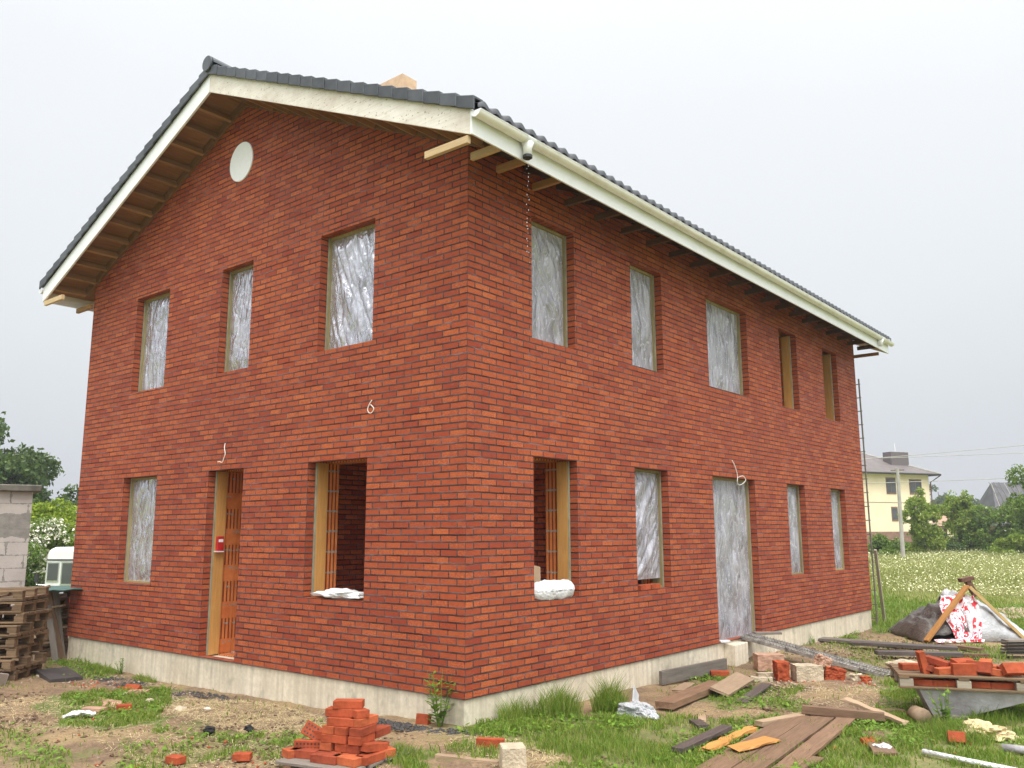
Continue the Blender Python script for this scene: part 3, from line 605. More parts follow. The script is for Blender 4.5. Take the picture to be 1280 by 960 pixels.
def film(pt,s0,s1,z0,z1,t,style,seed):
    nu=max(14,int((s1-s0)/.013)); nv=int((z1-z0)/.02); rs=random.Random(seed); ang=rs.uniform(-.5,.5) if style==0 else style
    m=MB()
    def fn(a,b):
        s=s0+(s1-s0)*a; z=z0+(z1-z0)*b
        e=min(1,min(a,1-a)*7)*min(1,min(b,1-b)*9)
        c=(s*math.cos(ang)+z*math.sin(ang))
        n=noise.noise(Vector((c*9+seed,(z*math.cos(ang)-s*math.sin(ang))*1.1,seed)))
        n2=noise.noise(Vector((s*22,z*9,seed*3.1))); n3=noise.noise(Vector((s*3,z*2,seed*1.7)))
        n4=noise.noise(Vector((c*21+seed*2.3,(z*math.cos(ang)-s*math.sin(ang))*2.2,seed*.7)))
        return pt(s,t+e*((.5-abs(n))*.050+(.5-abs(n4))*.016+(.5-abs(n2))*.003+n3*.035-.03),z)
    return m.grid(fn,nu,nv)
def opening(kind,s0,s1,z0,z1,pt,cover,seed,style=0,door=False,wide=.045):
    a,b=min(s0,s1),max(s0,s1); w=wide; t0,t1=.122,.278; g=.002
    f=MB()
    def bx(sa,sb,ta,tb,za,zb_):
        P=[pt(s,t,z) for z in (za,zb_) for s,t in ((sa,ta),(sb,ta),(sb,tb),(sa,tb))]
        f.add(P,[(0,1,2,3),(4,5,6,7),(0,1,5,4),(1,2,6,5),(2,3,7,6),(3,0,4,7)])
    bx(a+g,a+w,t0,t1,z0+g,z1-g); bx(b-w,b-g,t0,t1,z0+g,z1-g); bx(a+w,b-w,t0,t1,z1-w,z1-g) if cover else None
    if not door: bx(a+w,b-w,t0,t1,z0+g,z0+.03)
    fr=f.build('doorway' if door else 'window',M['pineo'] if cover else M['pine'],house)
    e=MB(); f=e
    bx(a+.006,a+w-.004,.110,.1215,z0+.004,z1-.004); e.build('edge_strip',M['strip'],fr)
    f=e=MB(); bx(b-w+.004,b-.006,.110,.1215,z0+.004,z1-.004); e.build('edge_strip',M['strip'],fr)
    if cover:
        zlo=z0+.01 if not door else -.03
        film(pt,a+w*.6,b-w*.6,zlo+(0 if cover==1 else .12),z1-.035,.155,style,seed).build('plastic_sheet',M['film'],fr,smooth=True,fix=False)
    return fr
gp=lambda s,t,z:(-s,t,z); lp=lambda s,t,z:(-t,s,z)
COVG=[1,1,1,1,0,0]; COVL=[1,1,1,0,0,0,2,1,1,1]
STG=[.05,.15,-.35,.2,0,0]; STL=[.55,.2,.05,0,0,0,-.6,.25,.03,.03]
for n,(k,a,b,z) in enumerate(G_OP): opening(k,a,b,z,UT if k=='u' else HT,gp,COVG[n],n+1,STG[n],door=(n==4),wide=.036 if COVG[n] else .045)
for n,(k,a,b,z) in enumerate(L_OP): opening(k,a,b,z,UT if k=='u' else HT,lp,COVL[n],n+11,STL[n],door=(n==7),wide=.036 if COVL[n] else .045)
# bonded clay jamb seen in the open side doorway
m=MB(); m.box((-4.872,.285,.02),(-4.852,.488,2.49)); m.box((-5.05,.492,.02),(-4.852,.74,2.70)); m.build('door_jamb_block',M['clay2'],house)
# vent cap
m=MB(); c=Vector((-4.45,-.012,6.965)); N=40
m.prism([(c.x+.285*math.cos(2*math.pi*i/N),0.01,c.z+.30*math.sin(2*math.pi*i/N)) for i in range(N)],(0,-.03,0))
m.build('round_vent',M['white'],house,bevel=.006)
# ---- roof
Y0,Y1=-.58,13.42
roof=None
m=MB()
for sgn in (1,-1):
    x=lambda d:XC+sgn*d
    m.prism([(x(0),Y0+.03,zb(0)+.16),(x(D0-.03),Y0+.03,zb(D0-.03)+.16),(x(D0-.03),Y0+.03,zb(D0-.03)+.275),(x(0),Y0+.03,zb(0)+.275)],(0,Y1-Y0-.06,0))
roof=m.build('roof',M['dark'],house)
# tile field
def tilefield(sgn):
    NR=21; L=D0+.10; rows=NR; ny=int((Y1-Y0)/.2*8)
    ys=np.linspace(Y0-.03,Y1+.03,ny+1); ph=(ys-ys[0])/.2
    prof=.058*(.5-.5*np.cos(2*np.pi*ph))**.8
    V=[];F=[]
    for r in range(rows):
        d1=L*(r+1)/rows; d0=L*r/rows-.03
        for d,up in ((max(d0,0),.0),(d1,.024),(d1,-.02)):
            z=5.60+SL*(D0-d)+.325+up
            V.append(np.stack([np.full(ny+1,XC+sgn*d),ys,z+(prof if up>=0 else prof*.7)],1))
    V=np.concatenate(V); k=ny+1; idx=np.arange(ny)
    for r in range(rows):
        for a in (0,1):
            b=(r*3+a)*k; F.append(np.stack([b+idx,b+idx+1,b+k+idx+1,b+k+idx],1))
    return npmesh('tile_slope',V,np.concatenate(F),M['tile'],parent=roof)
tilefield(1); tilefield(-1)
for sgn in (1,-1):
    for r in range(21):
        d0=(D0+.10)*r/21-.02; d1=(D0+.10)*(r+1)/21
        x0=XC+sgn*d0; x1=XC+sgn*d1; z0=zb(d0)+.30; z1=zb(d1)+.30
        m=MB(); y=-.66+random.uniform(-.002,.002)
        x1b=x1-sgn*.010; m.prism([(x0,y+.006,z0-.045),(x1b,y-.004,z1-.030),(x1b,y-.004,z1+.122),(x0,y+.006,z0+.090)],(0,.022,0))
        m.prism([(x0,y+.0285,z0+.060),(x1b,y+.0185,z1+.092),(x1b,y+.0185,z1+.122),(x0,y+.0285,z0+.090)],(0,.13,0))
        m.build('verge_tile',M['tile'],roof,bevel=.006)
nr=int((Y1-Y0)/.36)
for r in range(nr):
    ya=Y0-.07+r*.36; yb_=ya+.385; m=MB(); rr0,rr1=.100,.112; zc=zb(0)+.41
    pts=[]
    for yy,rr in ((ya,rr1),(yb_,rr0)):
        for k in range(11):
            t=math.pi*k/10; pts.append((XC+math.cos(t)*rr*1.05,yy,zc+math.sin(t)*rr))
    m.add(pts,[(k,k+1,k+12,k+11) for k in range(10)]+[tuple(range(11))])
    m.build('ridge_tile',M['tile'],roof,smooth=False)
m=MB(); m.prism([(XC+.115*math.cos(t*math.pi/10),Y0-.105,zb(0)+.41+.115*math.sin(t*math.pi/10)) for t in range(20)],(0,.03,0)); m.build('ridge_end_disc',M['tile'],roof,bevel=.006)
# barge boards
for sgn in (1,-1):
    for yy in (Y0-.035,Y1+.005):
        m=MB(); k=[(XC,yy,zb(0)),(XC+sgn*D0,yy,zb(D0)),(XC+sgn*D0,yy,zb(D0)+.268),(XC,yy,zb(0)+.285)]
        m.prism(k,(0,.03,0)); m.build('barge_board',M['barge'] if sgn>0 and yy<0 else M['white'],house)
# ledger wall plate + ladders under gable overhang
m=MB()
for sgn in (1,-1): m.prism([(XC,-.045,zb(0)+.02),(XC+sgn*(D0-.3),-.045,zb(D0-.3)+.02),(XC+sgn*(D0-.3),-.045,zb(D0-.3)+.155),(XC,-.045,zb(0)+.155)],(0,.042,0))
m.build('wall_ledger',M['dark'],house)
for sgn in (1,-1):
    for k in range(13):
        d=.35+k*.36; m=MB(); x=XC+sgn*d; z=zb(d)+.07
        m.bar((x,Y0,z),(x,-.047,z),.045,.10,up=(sgn*SL,0,1)); m.build('overhang_joist',M['dark2'],house)
# fascia and gutter
for sgn in (1,-1):
    m=MB(); xx=XC+sgn*(D0+.002); m.box((min(xx,xx+sgn*.022),Y0-.035,5.60),(max(xx,xx+sgn*.022),Y1+.035,5.868)); m.build('fascia',M['white'],house)
def gutter(xw,sgn):
    m=MB(); r=.062; xc=xw+sgn*(r+.004); zc=5.822; vs=[]; n=12; ys=[Y0-.045,Y1+.06]
    for yy in ys:
        for rr in (r,r-.004):
            for k in range(n+1):
                t=math.pi+math.pi*k/n; vs.append((xc+rr*math.cos(t),yy,zc+rr*math.sin(t)))
    N=n+1; fs=[]
    for k in range(n): fs+=[(k,k+1,2*N+k+1,2*N+k),(N+k,3*N+k,3*N+k+1,N+k+1)]
    fs+=[(0,2*N,3*N,N),(n,N+n,3*N+n,2*N+n)]
    m.add(vs,fs)
    m.tube([(xc+sgn*r,ys[0],zc+.002),(xc+sgn*r,ys[1],zc+.002)],.006,6)
    g=m.build('gutter',M['gut'],house)
    for yy in ys:
        e=MB(); e.prism([(xc+(r+.004)*math.cos(math.pi+math.pi*k/n),yy,zc+(r+.004)*math.sin(math.pi+math.pi*k/n)) for k in range(n+1)],(0,-.012 if yy<0 else .012,0)); e.build('gutter_end_cap',M['white'],g)
    return g,xc,zc
g1,gxc,gzc=gutter(XC+D0+.024,1); gutter(XC-D0-.024,-1)
for yy in (.21,12.66):
    m=MB(); n=14; vs=[]
    for y2,rr in ((yy-.075,.072),(yy+.075,.072)):
        for k in range(n+1):
            t=math.pi+math.pi*k/n; vs.append((gxc+rr*math.cos(t),y2,gzc+.004+rr*math.sin(t)))
    m.add(vs,[(k,k+1,n+2+k,n+1+k) for k in range(n)])
    m.tube([(gxc,yy,gzc-.045),(gxc,yy,gzc-.10),(gxc,yy,gzc-.19)],[.070,.050,.046],16); o=m.build('gutter_outlet',M['white'],g1,smooth=True)
    if yy<1:
        k=MB(); k.tube([(gxc,yy,gzc-.185),(gxc,yy,gzc-.215),(gxc,yy,gzc-.23)],[.052,.052,.03],16); k.build('rubber_seal',M['black'],g1)
yy=-.2
while yy<13.3:
    m=MB(); m.box((gxc-.062,yy-.01,gzc+.004),(gxc+.066,yy+.01,gzc+.010)); m.build('gutter_bracket',M['white'],g1); yy+=.62
# eaves lookouts and rafter tails
ly=[-.13,.30,.95]+[1.6+.65*i for i in range(18)]
for yy in ly:
    if yy>13.2: break
    m=MB(); m.box((.17,yy-.024,5.605),(.556,yy+.024,5.685)); m.build('soffit_lookout',M['pinex'] if yy<-.1 else (M['raft'] if yy<1.2 else M['shade_timber']),house)  # far lookouts and all rafter tails: eave shade put into the timber colour
    m=MB(); m.bar((-.1,yy+.06,zb(4.295)+.10),(.555,yy+.06,zb(4.95)+.10),.045,.11); m.build('rafter_tail',M['shade_timber'],house)
for a,b,yy in ((-.06,.55,-.60),(-9.3,-8.62,-.60)):
    m=MB(); m.box((a,yy-.02,5.52),(b,yy+.028,5.597)); m.build('soffit_lookout',M['pinex'],house)
m=MB(); m.box((-9.34,-.06,5.50),(-8.8,-.01,5.58)); m.build('soffit_lookout',M['raft'],house)
m=MB(); m.box((-9.1,12.96,5.5),(.52,13.0,5.57)); m.build('soffit_lookout',M['raft'],house)
# chimney
m=MB(); m.box((-4.72,2.80,8.0),(-4.1,3.14,9.47)); m.build('chimney',simple('pale_brick_chimney',(.62,.42,.28),.8,.15,8),roof)
# cables
def cable(pts,nm='cable'):
    m=MB(); m.tube(pts,.0055,6); m.build(nm,M['cable'],house,smooth=True)
def smoothp(P,k=6):
    P=[Vector(p) for p in P]; out=[]
    for i in range(len(P)-1):
        p0=P[max(i-1,0)];p1=P[i];p2=P[i+1];p3=P[min(i+2,len(P)-1)]
        for j in range(k):
            t=j/k; out.append(.5*((2*p1)+(p2-p0)*t+(2*p0-5*p1+4*p2-p3)*t*t+(-p0+3*p1-3*p2+p3)*t*t*t))
    return out+[P[-1]]
cable(smoothp([(x,-.02,z) for x,z in [(-1.47,3.16),(-1.51,3.12),(-1.54,3.06),(-1.52,3.02),(-1.48,3.01),(-1.44,3.04),(-1.44,3.07),(-1.49,3.11)]]))
cable(smoothp([(-4.48,-.005,2.86),(-4.45,-.03,2.79),(-4.41,-.04,2.71),(-4.44,-.04,2.65),(-4.47,-.04,2.60),(-4.54,-.04,2.61),(-4.6,-.03,2.61)]))
cable(smoothp([(.004,6.35,2.78),(.03,6.4,2.68),(.04,6.45,2.53),(.05,6.41,2.44),(.05,6.46,2.39),(.06,6.58,2.41),(.06,6.71,2.48),(.05,6.63,2.54),(.04,6.47,2.51)]))
# dripping water from the open outlet
def drops():
    m=MB()
    for i in range(26):
        z=gzc-.24-i*.045-random.uniform(0,.03); r=random.uniform(.002,.0045); x=gxc+random.uniform(-.012,.012)*(1+i*.05)
        m.tube([(x,.21,z+r*2),(x,.21,z),(x,.21,z-r*2)],[r*.3,r,r*.3],6)
    o=m.build('water_drops',simple('water_drop',(.8,.82,.85),.1,.02),loc=(gxc,.21,gzc-.3),smooth=True); tag(o,'rain water dripping from the open gutter outlet','water',kind='stuff')
drops()

# ------------------------------------------------------------------ things
def jag(m,seed,amp,sc=8):
    out=[]
    for v in m.v:
        p=Vector(v); n=noise.noise_vector(p*sc+Vector((seed,seed,seed)))*amp; out.append(tuple(p+n))
    m.v=out; return m
def lumpm(c,r,seed,amp=.3,sub=3):
    bm=bmesh.new(); bmesh.ops.create_icosphere(bm,subdivisions=sub,radius=1); m=MB()
    vs=[]
    for v in bm.verts:
        p=v.co; n=1+amp*noise.noise(p*1.6+Vector((seed,0,0)))+amp*.5*noise.noise(p*4+Vector((0,seed,0)))
        vs.append((c[0]+p.x*r[0]*n,c[1]+p.y*r[1]*n,c[2]+p.z*r[2]*n))
    m.add(vs,[tuple(v.index for v in f.verts) for f in bm.faces]); bm.free(); return m
def thing(m,name,mat,label,cat,group=None,smooth=False,bevel=0):
    xs=[v[0] for v in m.v];ys=[v[1] for v in m.v];zs=[v[2] for v in m.v]
    o=m.build(name,mat,loc=((min(xs)+max(xs))/2,(min(ys)+max(ys))/2,min(zs)),smooth=smooth,bevel=bevel)
    return tag(o,label,cat,group)
def G(x,y,dz=0): return (x,y,gz(x,y)+dz)
def plank(p0,p1,w,t,mat,label,cat='plank',name='plank',group=None,seg=8,jit=.003,warp=0,up=(0,0,1)):
    # local x along the board so the grain follows it
    p0=Vector(p0);p1=Vector(p1);c=(p0+p1)/2;d=(p1-p0);L=d.length;d.normalize();sd=Vector(up).cross(d).normalized();u=d.cross(sd)
    m=MB(); m.bar((-L/2,0,0),(L/2,0,0),w,t,seg=seg,jit=jit,warp=warp)
    o=m.build(name,mat,loc=(0,0,0),bevel=.002)
    Mx=Matrix((( d.x,sd.x,u.x,c.x),(d.y,sd.y,u.y,c.y),(d.z,sd.z,u.z,c.z),(0,0,0,1))); o.matrix_world=Mx
    return tag(o,label,cat,group)

# --- loose bricks: one perforated brick mesh, copied
def brick_mesh(holes=True):
    bm=MB(); L,Wd,H=.25,.12,.065
    bm.box((-L/2,-Wd/2,0),(L/2,Wd/2,H))
    o=bm.build('brick',M['loose'],loc=(0,0,0),bevel=.003); return o
BV={}; BR=brick_mesh(); brick_used=[False]
def brick(loc,rot,label,group,mat=None):
    if not brick_used[0]: o=BR; brick_used[0]=True
    else:
        o=BR.copy(); COL.objects.link(o)
    o.location=loc; o.rotation_euler=rot
    if mat:
        if mat.name not in BV: BV[mat.name]=BR.data.copy(); BV[mat.name].materials[0]=mat
        o.data=BV[mat.name]
    tag(o,label,'brick',group); return o
hole_me=None
def brick_holes(parent):
    # dark perforations on the brick's bed face
    global hole_me
    if hole_me is None:
        m=MB()
        for i in range(7):
            for j in range(3):
                cx=-.095+i*.0317; cy=-.035+j*.035
                m.prism([(cx+.009*math.cos(k*math.pi/4),cy+.009*math.sin(k*math.pi/4),.0652) for k in range(8)],(0,0,.0006))
        o=m.build('perforation',M['black'],parent,local=True); hole_me=o.data
    else:
        o=bpy.data.objects.new('perforation',hole_me); COL.objects.link(o); o.parent=parent
# pile by the corner
pb=Vector((-.04,-1.46,gz(-.04,-1.46))); ang=R(14)
def loc2(u,v,z): return (pb.x+u*math.cos(ang)-v*math.sin(ang),pb.y+u*math.sin(ang)+v*math.cos(ang),pb.z+z)
base=empty('wooden_platform',tuple(pb),'low weathered board platform carrying the stepped pile of red bricks','platform')
for k in range(4):
    m=MB(); v=-.33+k*.22; m.bar(loc2(-.42,v,.035),loc2(.36+.03*k,v,.035),.19,.024,jit=.006,seg=6); m.build('board',M['greyw'],base,bevel=.002)
for k in (-.3,.3):
    m=MB(); m.bar(loc2(k,-.42,.010),loc2(k,.40,.010),.08,.026); m.build('bearer',M['brw'],base)
H=.0665; z0=.048
lay=[]
for L_ in range(4):
    z=z0+L_*H
    if L_%2==0:
        lay+=[(0,-.13,z,0),(0,0,z,0),(0,.13,z,0),(.19,-.065,z,90),(.19,.19,z,90)]
    else:
        lay+=[(-.065,-.065,z,90),(.065,-.065,z,90),(.195,-.065,z,90),(0,.13,z,0)]
lay+=[(.03,-.12,z0+4*H,4),(.03,.02,z0+4*H,-3),(.19,-.03,z0+4*H,88),(-.19,-.02,z0+2*H,86),(-.20,-.02,z0+H,90),(-.20,-.02,z0,88)]
PG='bricks heaped in the stepped pile near the house corner'
PL='loose red clay brick in the body of the stepped pile near the house corner'
BT=[M['loose'],simple('loose_brick_dark',(.27,.058,.028),.85,.32,9,.7,.006,Specular_IOR_Level=.15),simple('loose_brick_orange',(.42,.105,.042),.85,.3,9,.7,.006,Specular_IOR_Level=.15)]
for i,(u,v,z,a) in enumerate(lay):
    x,y,zz=loc2(u+random.uniform(-.012,.012),v+random.uniform(-.012,.012),z)
    brick((x,y,zz),(0,0,ang+R(a+random.uniform(-5,5))),PL,PG,BT[i*7%3] if i else None)
top=[(-.01,-.08,z0+5*H,12),(.12,-.04,z0+5*H,-28),(.05,-.06,z0+6*H,22)]
for i,(u,v,z,a) in enumerate(top):
    x,y,zz=loc2(u,v,z); brick((x,y,zz),(0,0,ang+R(a)),['red brick in the second layer from the top of the pile, pointing left','red brick in the second layer from the top of the pile, pointing right','single topmost red brick crowning the stepped pile'][i],'bricks at the top of the stepped pile')
side=[(-.30,-.12,.05,(90,0,20)),(-.27,-.22,.048,(0,0,6)),(-.36,-.20,.048,(0,0,66)),(-.27,-.06,.20,(66,25,12)),(-.30,.08,.048,(0,0,40)),(.31,.04,.048,(0,0,60)),(.29,-.04,.115,(0,8,80)),(.0,-.28,.048,(0,0,2)),(.20,-.26,.048,(0,0,-6)),(.32,-.12,.048,(0,0,85))]
for i,(u,v,z,r_) in enumerate(side):
    x,y,zz=loc2(u,v,z+(.06 if r_[0]==90 else 0)); b=brick((x,y,zz),(R(r_[0]),R(r_[1]),ang+R(r_[2])),'tilted perforated red brick leaning on the left of the stepped pile' if i==3 else 'loose red brick slumped at the foot of the stepped pile','bricks slumped around the foot of the stepped pile' if i!=3 else None,BT[i%3])
    if i in (3,0): brick_holes(b)
# --- other loose bricks
for i,(x,y,rx,rz,l) in enumerate([(.74,-.46,90,30,'small orange brick standing upright behind the pale concrete block'),(-.85,-1.95,0,40,'red brick half sunk in the soil left of the stepped pile'),(-1.25,-2.35,0,10,'small red brick piece half sunk in soil at the bottom left'),(3.85,2.66,60,20,'broken red brick standing in grass in front of the mortar tub'),(-5.35,-.62,40,15,'red brick on the dark gravel beside the gable plinth'),(-4.95,-.75,0,50,'pinkish brick lying flat just right of the dark gravel heap'),(-.45,-.1,80,10,'red half brick propped against the gable plinth near the corner'),(3.25,2.0,30,60,'red brick scrap beside the white rag in the grass'),(2.45,6.1,0,20,'small red brick on the soil left of the mortar tub'),(-4.1,-1.72,0,25,'brown brick in the grass beside the white plastic scrap'),(-4.05,-1.4,0,75,'reddish brick lying in the middle of the left grass patch'),(.35,4.9,0,30,'red brick lying by the plinth left of the doorstep'),(-5.0,-3.0,0,30,'orange brick lying at the left edge of the photo')]):
    z=gz(x,y)
    b=brick((x,y,z+(.04 if rx>50 else 0)),(R(rx),0,R(rz)),l,None,M['dustb'] if i in (5,9) else None); b.scale=(.6,.85,.9) if i in (1,2,3,6,7,10,12) else (1,1,1)
# --- concrete block, batten
m=MB(); m.box((-.10,-.09,0),(.10,.09,.20)); jag(m,3,.01,5)
o=m.build('concrete_block',M['stone'],loc=G(1.27,-.80,-.01),bevel=.008,local=True); o.rotation_euler=(0,0,R(48)); tag(o,'pale concrete block standing on bare soil at the bottom centre','concrete block')
plank(G(.56,-.97,.02),G(1.12,-.80,.02),.07,.035,M['tan'],'pale timber batten lying left of the pale concrete block','batten','batten')
# charcoals
for i,(x,y,s) in enumerate([(-2.06,-1.53,.070),(-1.82,-1.23,.055)]):
    thing(lumpm(G(x,y,s*.45),(s,s*.7,s*.55),i*5+2,.55),'charred_lump',M['lump'],['larger black charred lump on bare soil, left of the pair','smaller black charred lump on bare soil, right of the pair'][i],'charred lump')
# white scrap and clay fragments
m=MB(); m.grid(lambda a,b:(-3.98+a*.16,-2.12+b*.09+.20*a,gz(-3.95,-1.98)+.05+.03*noise.noise(Vector((a*5,b*4,1)))+.03*math.sin(a*3)),14,8)
o=thing(m,'plastic_scrap',M['whitep'],'crumpled white plastic scrap lying at the edge of the left grass patch','plastic scrap'); o.modifiers.new('s','SOLIDIFY').thickness=.025
thing(lumpm(G(-4.6,-1.35,.01),(.42,.14,.035),3,.5),'clay_heap',M['dustb'],'low heap of reddish clay in the middle of the left grass patch','clay heap')
for i,(x,y,s,mt,l) in enumerate([(-3.45,-1.05,.07,'stone','small pale stone in the left grass patch'),(-4.3,-.95,.06,'stone','pale stone chip on the soil near the gable plinth'),(-3.2,-.85,.05,'whitep','white paper scrap on straw below the open side doorway'),(-5.1,-.85,.06,'stone','pale stone at the edge of the dark gravel heap'),(2.2,7.1,.20,'stone','rounded tan boulder on soil behind the left end of the brick pallet'),(-7.3,-1.0,.05,'stone','white pebble under the lowest pallet')]):
    thing(lumpm(G(x,y,s*.25),(s*1.2,s*.8,s*.45),i*3+1,.35),'stone',M[mt],l,'stone')
# black slab by the pallets
plank(G(-7.45,-.78,.05),G(-6.62,-.92,.03),.42,.06,M['plast'],'black rectangular slab lying beside the pallet stack','slab','slab',jit=.001)
m=MB(); m.box((-.3,-.25,0),(.3,.25,.24)); jag(m,8,.02,4); o=m.build('concrete_slab',M['slab'],loc=G(-7.05,-1.95,-.02),bevel=.01,local=True); o.rotation_euler=(R(-12),R(6),R(38)); tag(o,'pale concrete slab at the far left edge in front of the pallets','concrete slab')
# --- pallets
def make_pallet(label,group):
    r=empty('pallet',(0,0,0),label,'pallet',group)
    def part(n,a,b,mt=M['palw']):
        m=MB(); m.box(a,b); m.build(n,mt,r,bevel=.003)
    for i in range(5):
        y=-.4+.0725+i*.164; part('deck_board',(-.6,y-.062,.122),(.6,y+.062,.144))
    for x in (-.6,-.05,.5): part('cross_board',(x,-.4,.100),(x+.1,.4,.1215))
    for y in (-.35,0,.35): part('bottom_board',(-.6,y-.05,0),(.6,y+.05,.022))
    for x in (-.53,0,.53):
        for y in (-.35,0,.35): part('block',(x-.065,y-.045,.0225),(x+.065,y+.045,.0995))
    return r
def copy_tree(o,parent=None):
    c=o.copy(); COL.objects.link(c); c.parent=parent
    for ch in list(o.children): copy_tree(ch,c)
    return c
proto=make_pallet('','')
NP=8
RD=math.atan2(.63340,.77382)
names=['lowest','second from the bottom','third from the bottom','fourth from the bottom','fifth from the bottom','sixth from the bottom','second from the top','topmost']
cx,cy=-7.78,-1.50; gzp=gz(cx,cy)
for i in range(NP):
    p=proto if i==0 else copy_tree(proto)
    flip=(i%3==1)
    z=gzp+i*.153
    p.location=(cx+random.uniform(-.05,.05),cy+random.uniform(-.05,.05),z+(.146 if flip else 0)); p.rotation_euler=(R(random.uniform(-1.2,1.2))+(math.pi if flip else 0),R(random.uniform(-1,1)),RD+R(random.uniform(-6,6)))
    tag(p,'weathered wooden pallet, %s in the stack at the left edge'%names[i],'pallet','pallets stacked at the left edge')
# a second, looser stack behind it
for i in range(7):
    p=copy_tree(proto); p.location=(-9.85+random.uniform(-.06,.06),.10+random.uniform(-.06,.06),gz(-9.1,-.3)+i*.153); p.rotation_euler=(R(random.uniform(-1.5,1.5)),R(random.uniform(-1.5,1.5)),RD+R(random.uniform(-10,10)+90))
    tag(p,'wooden pallet in the rear stack half hidden behind the leaning boards','pallet','pallets in the rear stack')
m=MB(); m.grid(lambda a,b:(-9.6+a*1.25,-.85+b*1.0+a*.3,gz(-9,-.3)+1.12+.03*noise.noise(Vector((a*6,b*6,2)))),14,12)
o=thing(m,'green_sheet',M['grn'],'green plastic sheet lying on top of the rear pallet stack','sheet'); o.modifiers.new('s','SOLIDIFY').thickness=.012
for (a,b,mt,l) in (((-8.78,-.34,.86),(-8.50,-.26,0),'greyw','thin grey batten leaning on the rear pallets, middle of the four'),((-8.74,-.62,.62),(-8.52,-.52,0),'tan','tan board leaning against the rear pallets, furthest from the house'),((-8.98,-.30,1.16),(-8.66,-.10,.0),'brw','brown board leaning on the rear pallets, second from the house')):
    plank((a[0],a[1],gz(a[0],a[1])+a[2]),G(b[0],b[1],b[2]),.10,.025,M[mt],l,'board','leaning_board',up=(.6,-.8,.1))
plank((-9.02,-.14,gz(-8.8,-.4)+1.12),G(-8.80,-.03),.09,.025,M['greyw'],'dark grey board leaning upright beside the house corner','board','leaning_board',up=(.6,-.8,.1))
for i,(x,y,z,a_) in enumerate([(-8.95,-.35,.25,20),(-9.0,-.2,.45,70),(-9.05,-.4,.62,120),(-9.0,-.3,.8,40)]):
    p0=Vector(G(x,y,z)); d=Vector((math.cos(R(a_)),math.sin(R(a_)),.15))*.32
    plank(p0-d,p0+d,.09,.03,M['tan' if i%2 else 'palw'],['lowest','second','third','highest'][i]+' broken pallet board jammed between the leaning boards','board','broken_board',jit=.008)
# --- rubble near the doorstep
def blk(x,y,sx,sy,sz,rz,mat,label,rx=0,ry=0,dz=0,cat='hollow block',name='hollow_block',a=.012):
    m=MB()
    m.box((-sx/2,-sy/2,0),(sx/2,sy/2,sz)); bm_=m
    # subdivide slightly for chipped edges
    o=m.build(name,mat,loc=G(x,y,dz),local=True); o.rotation_euler=(R(rx),R(ry),R(rz)); 
    s=o.modifiers.new('s','SUBSURF'); s.subdivision_type='SIMPLE'; s.levels=4; s.render_levels=4
    tx=bpy.data.textures.new('chips','CLOUDS'); tx.noise_scale=.06; d=o.modifiers.new('d','DISPLACE'); d.texture=tx; d.strength=a*2; d.mid_level=.5
    return tag(o,label,cat)
blk(.66,5.85,.38,.25,.22,40,M['dustb'],'greyish brown hollow clay block beside the doorstep under the ramp')
blk(1.15,5.12,.16,.22,.24,38,M['loose'],'upright ribbed orange clay block left of the pale block',a=.02)
blk(1.45,5.26,.36,.25,.21,40,M['stone'],'pale cement covered clay block in the rubble below the ramp')
blk(1.72,5.5,.25,.14,.17,30,M['loose'],'broken orange clay block right of the pale block',ry=8,a=.04)
blk(1.60,5.42,.16,.14,.12,60,M['dustb'],'orange clay shard standing on the broken blocks',dz=.19,ry=20,a=.05)
blk(1.97,5.63,.14,.10,.09,10,M['stone'],'pale mortar lump at the right end of the broken blocks',a=.05)
blk(2.08,5.66,.15,.08,.07,50,M['loose'],'small orange brick fragment at the right end of the rubble',a=.04)
blk(.92,5.2,.30,.09,.06,45,M['stone'],'upper pale stone slab lying left of the upright orange block',cat='stone slab',name='stone_slab')
blk(.98,4.85,.28,.10,.05,25,M['stone'],'lower pale stone slab lying left of the upright orange block',cat='stone slab',name='stone_slab')
# --- ramp
def ramp():
    P0=Vector((-.02,6.62,.035)); P1=Vector((2.2,6.42,gz(2.2,6.42)+.02)); r=empty('steel_ramp',tuple(P1),'perforated serrated steel ramp leading up to the covered doorway','ramp')
    d=(P1-P0).normalized(); sd=d.cross(Vector((0,0,1))).normalized(); u=sd.cross(d)
    for s,nm in ((-.11,'tread_plank'),(.11,'tread_plank')):
        m=MB(); m.bar(P0+sd*s,P1+sd*s,.17,.006); 
        for e in (-.085,.085): m.bar(P0+sd*(s+e)-u*.018,P1+sd*(s+e)-u*.018,.004,.05)
        n=46; L=(P1-P0).length
        for i in range(n):
            c=P0+d*(L*(i+.5)/n)
            for e in (-.075,-.03,.02,.07):
                q=c+sd*(s+e)+u*.003
                m.add([q-d*.012,q+d*.012,q+u*.028+d*.004],[(0,1,2)]); m.add([q-sd*.01,q+sd*.01,q+u*.028],[(0,1,2)])
        m.build(nm,M['steel'],r,fix=False)
ramp()
plank((-.03,6.95,.03),(.28,7.25,.03),.16,.035,M['greyw'],'short grey board lying across the doorway threshold','board','board')
plank((-.02,5.68,.02),(.05,5.85,.02),.07,.03,M['whitep'],'white foam scrap at the foot of the covered doorway','foam scrap','foam_scrap')
